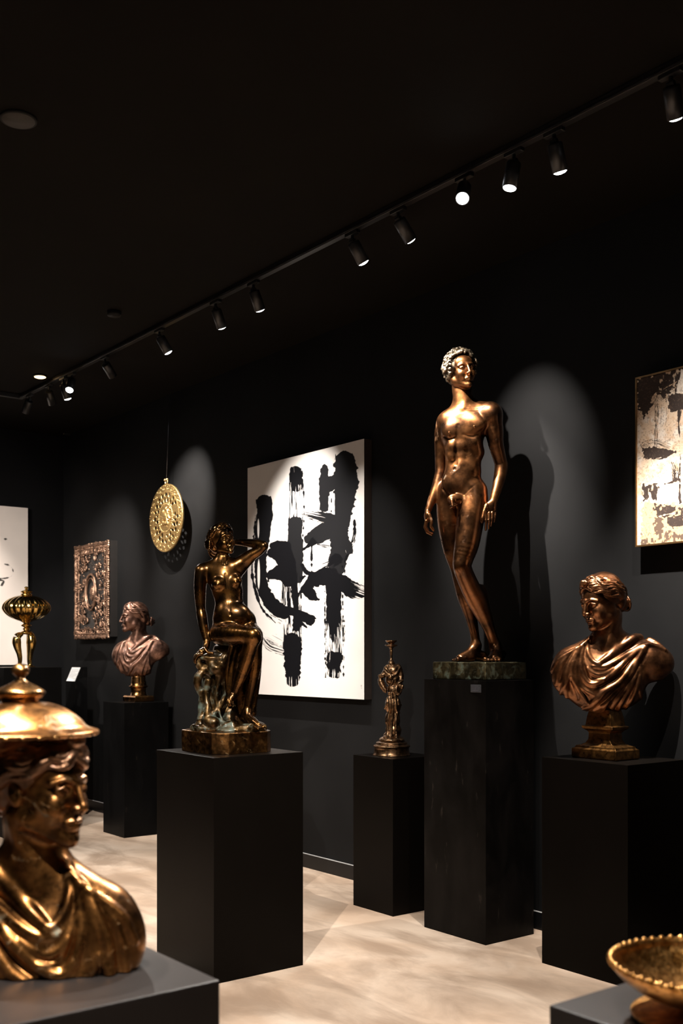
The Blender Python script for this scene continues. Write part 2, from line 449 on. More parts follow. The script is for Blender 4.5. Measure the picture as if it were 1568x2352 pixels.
bm = bmesh.new(); box_bm(bm, .04, 10.4, -.018, .018, -.035, 0); finish(bm, 'rail', M['black'], tr2, bevel=.003)

def make_lamp(dim=False):
    "one lamp: adapter, stem, knuckle, and a head turned about the knuckle"
    root = empty('track_spotlight', (0, 0, 0))
    bm = bmesh.new(); box_bm(bm, -.05, .05, -.014, .014, -.018, 0); finish(bm, 'adapter', M['black'], root, bevel=.003)
    bm = bmesh.new(); tube_bm(bm, [(0, 0, -.014), (0, 0, -.046)], .008, 12); tube_bm(bm, [(-.016, 0, -.046), (.016, 0, -.046)], .010, 12)
    finish(bm, 'swivel', M['black'], root, smooth=False)
    bm = bmesh.new(); lathe_bm(bm, [(.012, -.004), (.030, -.008), (.0325, -.014), (.0325, -.122), (.0285, -.122), (.0285, -.112)], 32)
    h = finish(bm, 'lamp_head', M['black'], root, loc=(0, 0, -.046))
    for p in h.data.polygons: p.use_smooth = abs(p.normal.z) < .5 and len(p.vertices) == 4
    bm = bmesh.new(); lathe_bm(bm, [(.004, -.1305), (.016, -.1285), (.0265, -.1235), (.0280, -.1175)], 32)
    finish(bm, 'lens', M['dim_glass'] if dim else M['lamp_glass'], h)
    return root
def copy_tree(o, parent=None):
    c = o.copy(); COL.objects.link(c)
    if parent: c.parent = parent
    for ch in list(o.children):
        if ch.type != 'LIGHT': copy_tree(ch, c)
    return c
LAMP_LABELS = {}
def aim_lamp(root, x, y, target, watts, spread=38, blend=1.0, col=(1.0, .93, .86), rad=.011, label=None, group=None):
    root.location = (x, y, TZ)
    head = [c for c in root.children if c.name.startswith('lamp_head')][0]
    pv = Vector((x, y, TZ - .046)); dr = (Vector(target) - pv).normalized()
    q = Vector((0, 0, -1)).rotation_difference(dr); head.rotation_mode = 'QUATERNION'; head.rotation_quaternion = q
    if watts:
        ld = bpy.data.lights.new('spot_beam', 'SPOT'); ld.energy = watts * (6.2 if y > 2 else 7.5); ld.spot_size = math.radians(spread); ld.spot_blend = blend
        ld.color = col; ld.shadow_soft_size = rad
        lo = bpy.data.objects.new('spot_beam', ld); COL.objects.link(lo); lo.parent = head; lo.location = (0, 0, -.14)
    tag(root, label, 'track light', group or 'spotlights on the track along the ceiling')
def track_x(px): return -ray_y(px, TY) * 0 + ray_y(px, TY) * (VX + (px - 784) / FPX * RX)
LAMPS = [  # column of the lens, aim, watts, spread, dim, label
 (1540, (-2.75, 4.40, 2.2), 42, 50, 0, 'black spotlight at the right edge, nearest lamp on the ceiling track'),
 (1272, (-3.10, 4.25, 1.75), 135, 38, 0, 'black spotlight hanging straight above the large draped bust'),
 (1180, (-3.45, 2.85, .0), 82, 74, 0, 'black spotlight tilted left, just right of the dazzling one'),
 (1066, (-2.0, 1.6, .9), 110, 88, 0, 'dazzling spotlight facing the viewer above the standing statue'),
 (914, (-3.98, 4.44, 2.60), 50, 42, 0, 'black spotlight first to the left of the dazzling one'),
 (809, (-4.20, 4.29, 2.35), 115, 48, 0, 'black spotlight hanging upright midway along the track'),
 (582, (-5.45, 4.30, 1.95), 40, 44, 1, 'black spotlight turned to the wall with only a thin lit rim'),
 (495, (-6.08, 4.38, 2.05), 64, 56, 0, 'black spotlight with a bright oval lens above the black and white painting'),
 (366, (-6.15, 4.42, 1.9), 22, 44, 1, 'dark spotlight turned away, right of the small smoke detector'),
 (241, (-7.78, 4.44, 2.75), 105, 42, 0, 'sparkling spotlight fourth from the far end of the track'),
 (165, (-6.0, 1.9, .0), 110, 80, 0, 'star-bright spotlight near the far corner, facing the viewer'),
 (145, (-8.15, 4.2, 1.6), 55, 42, 0, 'half hidden spotlight left of the star-bright one'),
 (112, (-9.35, 4.36, 2.05), 75, 54, 0, 'small far spotlight second from the bend in the track'),
 (68, (-10.2, 3.3, 2.0), 42, 46, 0, 'last small spotlight, right at the bend in the track'),
]
proto, proto_dim = make_lamp(), make_lamp(True); used = set()
for px, tgt, w, sp, dim, lab in LAMPS:
    p = proto_dim if dim else proto
    o = copy_tree(p) if p.name in used else p
    used.add(p.name)
    aim_lamp(o, track_x(px), TY, tgt, w, sp, label=lab)
for x, tgt, w, sp in ((-2.85, (-2.45, 1.0, 1.1), 70, 46), (-1.9, (-2.46, 1.0, 1.10), 110, 40), (-.5, (-2.46, 1.0, 1.15), 75, 22), (-.9, (-1.15, 1.98, .85), 62, 30), (-2.0, (-4.35, 2.75, 1.3), 110, 40), (-3.4, (-4.9, 2.0, 0), 14, 60),
                      (-5.0, (-6.4, 3.3, 0), 82, 72), (-6.6, (-8.9, 3.3, 1.6), 90, 60), (-8.0, (-10.33, 3.0, 2.2), 60, 60), (-.8, (.6, 1.6, 0), 20, 60)):  # unseen lamps, added to brighten the near bust, bowl, seated figure and floor
    o = copy_tree(proto); aim_lamp(o, x, .6, tgt, w, sp, label='unseen black spotlight added on the second track, over the middle of the gallery', group='unseen spotlights added on the second track')

# ------------------------------------------------------------------ pedestals
def pedestal(x0, x1, y0, y1, h, mat, label, bev=.0015):
    return tag(box('pedestal', x0, x1, y0, y1, 0, h, mat, bevel=bev), label, 'pedestal')
pedestal(-4.735, -4.190, 2.522, 3.022, 1.032, M['plinth'], 'dark brown-black square pedestal carrying the seated bronze woman')
pedestal(-5.015, -4.650, 3.988, 4.350, .903, M['plinth'], 'short slim black pedestal under the bronze candlestick')
tall = pedestal(-4.367, -3.895, 3.972, 4.337, 1.368, M['plinth_worn'], 'tallest black pedestal, scuffed, with a small plaque, under the standing statue')
pedestal(-3.506, -2.999, 3.962, 4.390, 1.0045, M['plinth'], 'wide dark pedestal at the right under the large draped bust')
pedestal(-8.390, -7.998, 3.962, 4.370, 1.108, M['plinth_grey'], 'small distant charcoal pedestal under the small reddish bust')
pedestal(-9.3, -8.6, 3.18, 3.68, 1.398, M['plinth_grey'], 'black pedestal far left beneath the golden ribbed cup')
pedestal(-3.0, -2.111, .45, 1.287, .752, M['plinth_front'], 'low dark grey pedestal in the lower left corner under the blurred bust', .004)
pedestal(-1.533, -.88, 1.755, 2.40, .750, M['plinth_front'], 'low dark pedestal in the lower right corner under the gilded bowl', .004)
# plaque on the tall pedestal's front
M['plaque'] = plain('dark_plaque', (.05, .05, .055), .35); M['plaque_ink'] = plain('engraved_light', (.07, .07, .08), .5)
def plaque():
    x0, za = on_wall(1081, 1572, 3.97); x1, zb = on_wall(1104.5, 1591, 3.97)
    bm = bmesh.new(); w, h = x1 - x0, za - zb; box_bm(bm, -w / 2, w / 2, -.004, 0, -h / 2, h / 2)
    p = finish(bm, 'plaque', M['plaque'], tall, loc=((x0 + x1) / 2 - tall.location.x, 3.9715 - tall.location.y, (za + zb) / 2), bevel=.001)
    p['label'] = 'small dark engraved plaque'
    bm = bmesh.new()
    for i, (a, b) in enumerate(((-.38, .30), (-.38, .38), (-.38, .10), (.16, .38), (-.38, .34))):
        z = (.30, .12, -.06, -.06, -.28)[i] * h
        box_bm(bm, a * w, b * w, -.0048, -.004, z - .0022, z + .0022)
    finish(bm, 'lettering', M['plaque_ink'], p)
plaque()
# label lectern by the wall
def lectern():
    x1, y0 = -9.425, 4.168; x0, y1 = x1 - .22, y0 + .12
    zl = CAM_H - 60 * ray_y(150, y0) / FPX; zh = CAM_H - 27 * ray_y(160, y0) / FPX
    root = empty('label_stand', ((x0 + x1) / 2, (y0 + y1) / 2, 0)); tag(root, 'slim black stand holding a tilted white label card by the far wall', 'label stand')
    bm = bmesh.new(); hw = .11
    pr = [(-.06, 0), (.06, 0), (.06, zh), (.0, zh), (-.06, zl)]
    A = [bm.verts.new((-hw, y, z)) for y, z in pr]; B_ = [bm.verts.new((hw, y, z)) for y, z in pr]
    bm.faces.new(A); bm.faces.new(B_[::-1])
    for i in range(5): bm.faces.new((A[i], A[(i + 1) % 5], B_[(i + 1) % 5], B_[i]))
    finish(bm, 'post', M['plinth_grey'], root)
    M['card'] = plain('white_card', (.80, .80, .79), .6, nscale=3, var=.02); M['print'] = plain('grey_print', (.45, .45, .47), .7)
    dz = zh - zl; n = Vector((0, -dz, .06)).normalized(); t = Vector((0, .06, dz)).normalized(); L = math.hypot(dz, .06)
    def quad(bm, u0, u1, s0, s1, off):
        vs = []
        for o in (off, off + .0012):
            vs.append([bm.verts.new(Vector((u, -.06, zl)) + t * (L * s_) + n * o) for u, s_ in ((u0, s0), (u1, s0), (u1, s1), (u0, s1))])
        bm.faces.new(vs[0]); bm.faces.new(vs[1][::-1])
        for i in range(4): bm.faces.new((vs[0][i], vs[0][(i + 1) % 4], vs[1][(i + 1) % 4], vs[1][i]))
    bm = bmesh.new(); quad(bm, -.095, .095, .03, .97, .0005)
    c = finish(bm, 'label_card', M['card'], loc=root.location); tag(c, 'small white printed card tilted on the slim black stand', 'label card')
    bm = bmesh.new()
    for i in range(7): quad(bm, -.08, .08 - (.05 if i % 3 == 2 else 0), .80 - i * .1, .82 - i * .1, .0018)
    finish(bm, 'print_lines', M['print'], c)
lectern()
# ------------------------------------------------------------------ heads
def head_R(yaw, pitch=0, roll=0):
    "forward (+y) turned to the viewer, then yaw to the picture's right; pitch up; roll leans the crown right"
    return rot('Z', 180 + yaw) @ rot('X', pitch) @ rot('Y', roll)
def add_head(S, o, R, k, fem=False, ears=True):
    S.frame(o, R, k)
    S.ell((0, -.018, .035), (.073, .093, .083), .012)
    S.ell((0, .030, -.022), (.058, .060, .085), .02)
    S.ell((0, .045, .040), (.056, .044, .045), .015)
    for s in (1, -1):
        jw, jr = (.040, .018) if fem else (.048, .021)
        S.cone((jw * s, .005, -.058), (.010 * s, .070, -.098), jr, .016, .022)
        S.cone((jw * s + .003 * s, -.005, -.030), (jw * s, .005, -.060), jr, jr, .022)
        S.ell((.034 * s, .063, -.034), (.022, .022, .026), .022)
    S.ball((0, .080, -.101), .0165, .012)
    S.ell((0, .084, -.066), (.022, .014, .022), .014)
    for s in (1, -1): S.ell((.031 * s, .097, .002), (.020, .017, .0125), .010, sub=True)
    for s in (1, -1):                                       # brow
        br = .0042 if fem else .0055
        S.limb([((.008 * s, .0925, .019), br + .001), ((.030 * s, .0890, .0245), br), ((.052 * s, .071, .015), br)], .012)
    S.cone((0, .090, .022), (0, .112, -.030), .0070, .0085, .008)      # nose
    S.ball((0, .1125, -.0345), .0095, .005)
    for s in (1, -1):
        S.ell((.0115 * s, .1025, -.037), (.0068, .0095, .0075), .004)
        S.ball((.0065 * s, .106, -.0455), .0032, .002, sub=True)
    S.cone((0, .0985, -.050), (0, .096, -.056), .003, .003, .004, sub=True)
    for s in (1, -1):                                       # eye, lids
        S.ell((.031 * s, .0745, .001), (.0150, .0135, .0120), .003)
        S.limb([((.017 * s, .0850, .0015), .0026), ((.030 * s, .0885, .0085), .0032), ((.045 * s, .0785, .0010), .0026)], .003)
        S.limb([((.018 * s, .0850, -.001), .0020), ((.031 * s, .0860, -.0085), .0024), ((.044 * s, .0775, -.001), .0020)], .003)
    S.limb([((-.023, .0870, -.0665), .0030), ((-.010, .0965, -.0620), .0048), ((0, .0975, -.0638), .0045), ((.010, .0965, -.0620), .0048), ((.023, .0870, -.0665), .0030)], .004)
    S.limb([((-.019, .0880, -.0715), .0035), ((0, .0955, -.0745), .0062), ((.019, .0880, -.0715), .0035)], .004)
    S.limb_sub([((-.024, .0915, -.0682), .0016), ((0, .1030, -.0680), .0020), ((.024, .0915, -.0682), .0016)], .002)
    S.cone((-.010, .0965, -.0850), (.010, .0965, -.0850), .004, .004, .006, sub=True)
    for s in ((1, -1) if ears else ()):                     # ear
        S.ell((.071 * s, -.008, -.006), (.007, .017, .029), .005, R=rot('X', 12))
        S.ell((.078 * s, -.004, -.002), (.004, .009, .016), .004, R=rot('X', 12), sub=True)
    S.frame()
def limb_sub(S, pts, k):
    for (a, ra), (b, rb) in zip(pts, pts[1:]): S.cone(a, b, ra, rb, k, sub=True)
Sculpt.limb_sub = limb_sub
def skull(az, el, off=1.0):
    "point of the hair surface: az from the face round to the back, el up; degrees"
    a, e = math.radians(az), math.radians(el)
    return np.array((.076 * math.sin(a) * math.cos(e) * off, -.014 + .100 * math.cos(a) * math.cos(e) * off, .030 + .092 * math.sin(e) * off))
def curly_hair(S, o, R, k, seed=3, n=330, low=-38):
    "thick short curls, low over the nape and ears"
    rg = random.Random(seed); S.frame(o, R, k)
    S.ell((0, -.022, .040), (.079, .093, .086), .006)
    S.slab((0, .125, -.04), (.2, .075, .105), .01, sub=True)   # keeps the face free
    S.ell((0, -.055, -.015), (.070, .050, .060), .015)
    for q in (1, -1): S.ell((.068 * q, -.020, .010), (.026, .040, .052), .012)
    for i in range(n + 44):
        az = rg.uniform(-180, 180); el = rg.uniform(low, 88); aa = abs(az)
        if i >= n: aa = abs(-66 + 3 * (i - n)); az = -66 + 3 * (i - n); el = 47 - max(0, aa - 28) * .45 + rg.uniform(-5, 5)
        elif aa < 36 and el < 38: continue
        elif aa < 56 and el < 24: continue
        elif aa < 72 and el < -4: continue
        side = math.exp(-((aa - 95) / 40) ** 2 - ((el + 5) / 30) ** 2)
        c = skull(az, el, rg.uniform(1.0, 1.12) + .16 * side); r = rg.uniform(.0085, .012)
        t1 = np.array([rg.gauss(0, 1) for _ in range(3)]); nrm = c / np.linalg.norm(c); t1 -= nrm * (t1 @ nrm); t1 /= np.linalg.norm(t1); t2 = np.cross(nrm, t1)
        rad = rg.uniform(.008, .015); pts = []
        for q in range(6):
            a = q / 5 * rg.uniform(3.6, 4.8); pts.append((c + rad * (t1 * math.cos(a) + t2 * math.sin(a)) + nrm * (.004 - .001 * q), r * (1 - .1 * q) * .75))
        S.limb(pts, .002)
    S.frame()
def wavy_hair(S, o, R, k, bun=True, knot=True, cap=1.0, seed=1, strands=7, grooves=True, thick=1.0, el0=56):
    "smooth crown, a thick wavy roll from the parting over the ears to a bun at the nape"
    rg = random.Random(seed); S.frame(o, R, k)
    S.ell((0, -.022, .042), (.077 * cap, .094 * cap, .086 * cap), .004)
    S.slab((0, .150, -.03), (.2, .080, .100), .008, sub=True)
    S.ell((0, -.070, -.005), (.064, .040, .055), .012)
    if grooves:
        for i in range(26):                                 # fine lines combed over the crown
            az = -180 + i * 360 / 26
            limb_sub(S, [(skull(az + 6 * math.sin(e * .07), e, 1.02), .0016) for e in range(38, 84, 9)], .003)
    for s in (1, -1):
        for j in range(strands):
            pts = []; ph = rg.uniform(0, 6.28)
            for q in range(30):
                u = q / 29; az = 3 + 150 * u
                e0 = el0 - (el0 + 12) * u + 5 * math.sin(u * math.pi)          # band centre line
                off = (j - (strands - 1) / 2) * (5.4 + 1.6 * u)
                wv = 3.6 * math.sin(u * 21 + ph * .35 + j * .5)
                p = skull(az, e0 + off + wv, 1.035 + .055 * thick * math.cos(off * .09) + .018 * math.sin(u * 21 + j * 1.3 + ph))
                p[0] *= s; pts.append((p, (.0062 + .0022 * math.sin(u * 23 + j)) * thick))
            S.limb(pts, .0022)
    if knot:
        for i in range(16):
            a = rg.uniform(0, 6.28); c = np.array((.017 * math.cos(a) * rg.random(), .078 + .010 * rg.random(), .098 + .013 * math.sin(a) * rg.random()))
            S.ball(c, rg.uniform(.007, .011), .002)
    if bun:
        S.ell((0, -.108, -.030), (.036, .032, .036), .008)
        for i in range(7):
            pts = []
            for q in range(16):
                a = q / 15 * 5.4 + i; rr = .034 - .004 * i
                pts.append((np.array((rr * math.cos(a) * 1.05, -.112 - .011 * i * .4 - .028 * (1 - abs(math.cos(a)) * .4), -.030 + rr * math.sin(a))), .0060))
            S.limb(pts, .002)
    S.frame()
# ------------------------------------------------------------------ standing nude youth
M['bronze_tall'] = bronze('brown_gold_bronze', (.060, .026, .012), (.34, .135, .045), (.26, .40), .30, (.06, .06, .042), 5.0, .10)
M['bronze_hair'] = bronze('weathered_bronze_hair', (.05, .038, .026), (.22, .17, .115), (.42, .58), .3, (.12, .11, .09), 14.0, .4)
M['verdigris_base'] = bronze('verdigris_bronze_base', (.05, .042, .022), (.17, .14, .07), (.4, .6), .7, (.065, .085, .06), 12.0, .6)
def fingers(S, knuckles, tips, r0, r1, bend, k=.004):
    for (a, b) in zip(knuckles, tips):
        a, b = np.array(a), np.array(b); m = (a + b) / 2 + np.array(bend)
        S.cone(a, m, r0, r0 * .9, k); S.cone(m, b, r0 * .9, r1, k)
def standing_statue():
    root = empty('bronze_statue', (-4.130, 4.152, 1.368), YAW)
    tag(root, 'tall bronze statue of a nude standing youth with curly hair on a square base', 'statue')
    V = View(-4.130, 4.152, 1.368, (900, 780, 2.94)); u = V.m
    S = Sculpt((-.36, -.26, .05), (.30, .24, 1.84), .0034)
    P = lambda cx, cy, y=0.0: V(cx, cy, y)
    E = lambda cx, cy, y, rx, ry, rz, k=.02, R=None, sub=False: S.ell(P(cx, cy, y), (rx * u, ry * u, rz * u), k, R, sub)
    Cn = lambda a, b, ra, rb, k=.015, sub=False: S.cone(P(*a), P(*b), ra * u, rb * u, k, sub)
    Lb = lambda pts, k=.015: S.limb([(P(*a[:3]), a[3] * u) for a in pts], k, 4)
    T = rot('Z', -22)
    # trunk
    E(478, 625, .0, 148, 96, 170, .03, T); Cn((372, 548, .035), (655, 492, -.045), 52, 60, .05)
    E(480, 800, .005, 122, 84, 130, .04, T); E(478, 905, .0, 124, 84, 105, .04, T)
    E(474, 1025, .01, 150, 100, 105, .04, T); E(500, 1070, .07, 120, 80, 95, .04, T)
    E(480, 650, .045, 130, 90, 150, .04, T)
    Cn((585, 760, -.03), (560, 700, -.05), 34, 34, .04); Cn((400, 780, -.02), (410, 730, -.03), 28, 28, .04)
    def bul(cx, cy, rx, ry, rz, out, k=.02, sub=False): p = P(cx, cy, -.06); S.bulge(p[0], p[2], (rx * u, ry * u, rz * u), out, k, T, sub)
    def gro(pts, r, dep=.0012, k=.006): S.ridge([(P(a, b, -.06)[0], P(a, b, -.06)[2]) for a, b in pts], r * 2.2 * u, k, True, -(r * 2.2 * u - dep))
    bul(548, 575, 86, 40, 60, .012, .03); bul(400, 605, 62, 36, 54, .010, .03)          # breast muscles
    for cy, a in ((715, 1), (778, 1), (840, .9)):                                      # belly muscles
        bul(408 - (cy - 700) * .03, cy, 30 * a, 16, 34, .0035, .016); bul(466 - (cy - 700) * .06, cy + 2, 34 * a, 18, 34, .004, .016)
    bul(430, 950, 88, 40, 80, .009, .04)
    gro([(438, 580), (436, 640), (432, 740), (426, 840)], 7, .0006)
    gro([(648, 935), (560, 985), (470, 1070)], 7); gro([(318, 930), (345, 1000), (388, 1072)], 7)
    gro([(475, 648), (545, 660), (600, 628)], 6, .0008); gro([(352, 648), (385, 670), (415, 662)], 5, .0008)
    bul(420, 872, 9, 10, 11, .004, .006, True); bul(549, 597, 6, 6, 6, .004, .004); bul(386, 628, 5, 6, 6, .004, .004)
    gro([(490, 468), (560, 472), (630, 455)], 5, .0005)
    # neck and its slopes
    Lb([(492, 500, .005, 72), (480, 440, .0, 62), (466, 340, .005, 60), (460, 250, .01, 60)], .03)
    Cn((490, 435, .02), (650, 470, -.02), 40, 34, .05); Cn((465, 455, .03), (380, 520, .055), 36, 34, .05)
    Cn((525, 340, .0), (478, 468, -.045), 15, 13, .02)
    # his left leg, bent and crossing in front
    Lb([(548, 1030, -.01, 96), (548, 1110, -.03, 98), (527, 1230, -.055, 92), (505, 1380, -.080, 82), (480, 1480, -.095, 68), (474, 1535, -.10, 62),
        (500, 1610, -.085, 62), (560, 1740, -.055, 66), (605, 1830, -.035, 58), (655, 1950, -.01, 40), (686, 2040, .0, 36), (700, 2095, .0, 36)], .02)
    E(462, 1530, -.130, 40, 22, 44, .02); Cn((590, 1700, -.01), (620, 1830, .0), 50, 38, .03)
    # his right leg, carrying the weight behind
    Lb([(398, 1030, .045, 88), (384, 1120, .05, 84), (388, 1260, .05, 78), (412, 1420, .05, 66), (446, 1540, .05, 56),
        (470, 1640, .055, 55), (500, 1740, .06, 58), (528, 1850, .065, 44), (556, 1980, .07, 31), (566, 2060, .07, 32)], .02)
    Cn((490, 1700, .09), (520, 1820, .09), 46, 34, .03)
    # sex, kept simple as the casting has it
    S.cone(P(405, 1090, -.095), P(408, 1125, -.110), 13 * u, 10 * u, .006); S.ball(P(420, 1122, -.098), 17 * u, .008); S.ball(P(400, 1130, -.090), 14 * u, .008)
    E(425, 1075, -.075, 50, 20, 34, .02)
    # feet: sole height = top of the base
    sole = .0965
    def foot(heel, ankle, toe, side, rad=1.0, spread=None, lift=0.0):
        "heel, ankle, toe: plan points (x, y); height follows the sole"
        h, a, t = [np.array(q) for q in (heel, ankle, toe)]
        d = (t - h) / np.linalg.norm(t - h); n = np.array((-d[1], d[0]))
        S.ball((h[0], h[1], sole + .026 + lift), .029 * rad, .02)
        m = h + (t - h) * .45; f = h + (t - h) * .78
        S.limb([((h[0], h[1], sole + .028 + lift), .027), ((m[0], m[1], sole + .034), .029), ((f[0], f[1], sole + .017), .021)], .02)
        S.limb([((a[0], a[1], sole + .085), .030), ((m[0], m[1], sole + .045), .026), ((f[0], f[1], sole + .02), .018)], .02)
        for w in (-1, 1): S.cone((m[0] + n[0] * .018 * w, m[1] + n[1] * .018 * w, sole + .016), (f[0] + n[0] * .026 * w, f[1] + n[1] * .026 * w, sole + .013), .018, .015, .015)
        for q in range(5):
            o = (-.036 + .018 * q) * side; L = (.046, .043, .038, .032, .026)[q]; rr = (.0125, .0088, .0085, .008, .0075)[q]
            b = f + n * o * -1; e = b + d * L
            S.cone((b[0], b[1], sole + .016), (e[0], e[1], sole + rr + .001), rr * 1.05, rr, .005)
    a1 = P(566, 2060, .07); foot((a1[0] + .035, .085), (a1[0], .07), (P(420, 2150, .0)[0], -.015), 1)
    a2 = P(695, 2060, .0); foot((a2[0] + .028, .055), (a2[0] + .004, .01), (P(672, 2150, -.12)[0], -.135), -1)
    S.cone((a2[0] + .028, .055, sole + .03), (P(752, 2100, .06)[0], .07, sole + .045), .026, .016, .02)
    # arms
    Lb([(355, 560, .055, 56), (338, 640, .07, 52), (333, 740, .085, 46), (328, 850, .09, 38), (325, 905, .085, 37), (305, 985, .07, 37), (272, 1075, .045, 29), (244, 1150, .025, 23)], .02)
    Lb([(662, 500, -.045, 68), (688, 600, -.045, 62), (700, 700, -.035, 52), (728, 810, -.015, 44), (738, 860, -.01, 45), (725, 950, -.03, 42), (700, 1040, -.06, 32), (684, 1095, -.075, 27)], .02)
    S.ball(P(676, 505, -.055), 66 * u, .03)
    # his left hand (picture right): back of the hand to the viewer, fingers down
    E(668, 1135, -.085, 40, 20, 46, .012, rot('Y', 8))
    kn = [P(632, 1165, -.098), P(656, 1172, -.100), P(678, 1170, -.096), P(698, 1160, -.086)]
    tp = [P(632, 1285, -.090), P(652, 1275, -.088), P(668, 1258, -.084), P(690, 1230, -.078)]
    fingers(S, kn, tp, .0088, .0062, (0, -.014, 0))
    S.limb([(P(640, 1120, -.088), .012), (P(622, 1165, -.100), .010), (P(612, 1205, -.108), .0085), (P(608, 1232, -.104), .0065)], .004)
    # his right hand (picture left): half closed, seen from the thumb side
    E(240, 1195, .012, 24, 34, 42, .012, rot('Y', -4))
    for i, y in enumerate((-.018, -.002, .014, .028)):
        S.limb([(P(232, 1225, y), .0088), (P(222 + i * 2, 1265, y), .0082), (P(238 + i * 3, 1302, y), .0074), (P(268 + i * 2, 1318 - i * 3, y), .0062)], .003)
    S.limb([(P(250, 1185, -.014), .011), (P(266, 1225, -.026), .009), (P(262, 1262, -.030), .0082), (P(280, 1288, -.028), .0068)], .004)
    # head
    ho, hR, hk = P(466, 214, -.012), head_R(19, 1, 7), .90
    add_head(S, ho, hR, hk)
    body = link('body', S.mesh('body'), M['bronze_tall'], root)
    H = Sculpt((ho[0] - .15, ho[1] - .15, ho[2] - .15), (ho[0] + .15, ho[1] + .17, ho[2] + .16), .0026)
    curly_hair(H, ho, hR, hk * 1.04)
    link('hair', H.mesh('hair'), M['bronze_hair'], root)
    # base: an uneven cast block, square to the room
    x0, x1, y0, y1 = -4.330, -3.925, 4.000, 4.315
    B = Sculpt((x0 - .02, y0 - .02, -.02), (x1 + .02, y1 + .02, .13), .004)
    B.slab(((x0 + x1) / 2, (y0 + y1) / 2, .048), ((x1 - x0) / 2, (y1 - y0) / 2, .0475), rnd=.006)
    B.wobble(.0022, 45, 4); me = B.mesh('base'); V0 = np.empty(len(me.vertices) * 3, np.float32); me.vertices.foreach_get('co', V0); V0 = V0.reshape(-1, 3)
    V0[:, 2] = np.maximum(V0[:, 2], 0.0); V0[:, 0] -= -4.130; V0[:, 1] -= 4.152
    c, s_ = math.cos(-YAW), math.sin(-YAW); X, Y = V0[:, 0].copy(), V0[:, 1].copy(); V0[:, 0] = c * X - s_ * Y; V0[:, 1] = s_ * X + c * Y
    me.vertices.foreach_set('co', V0.ravel()); me.update()
    link('base', me, M['verdigris_base'], root)
standing_statue()
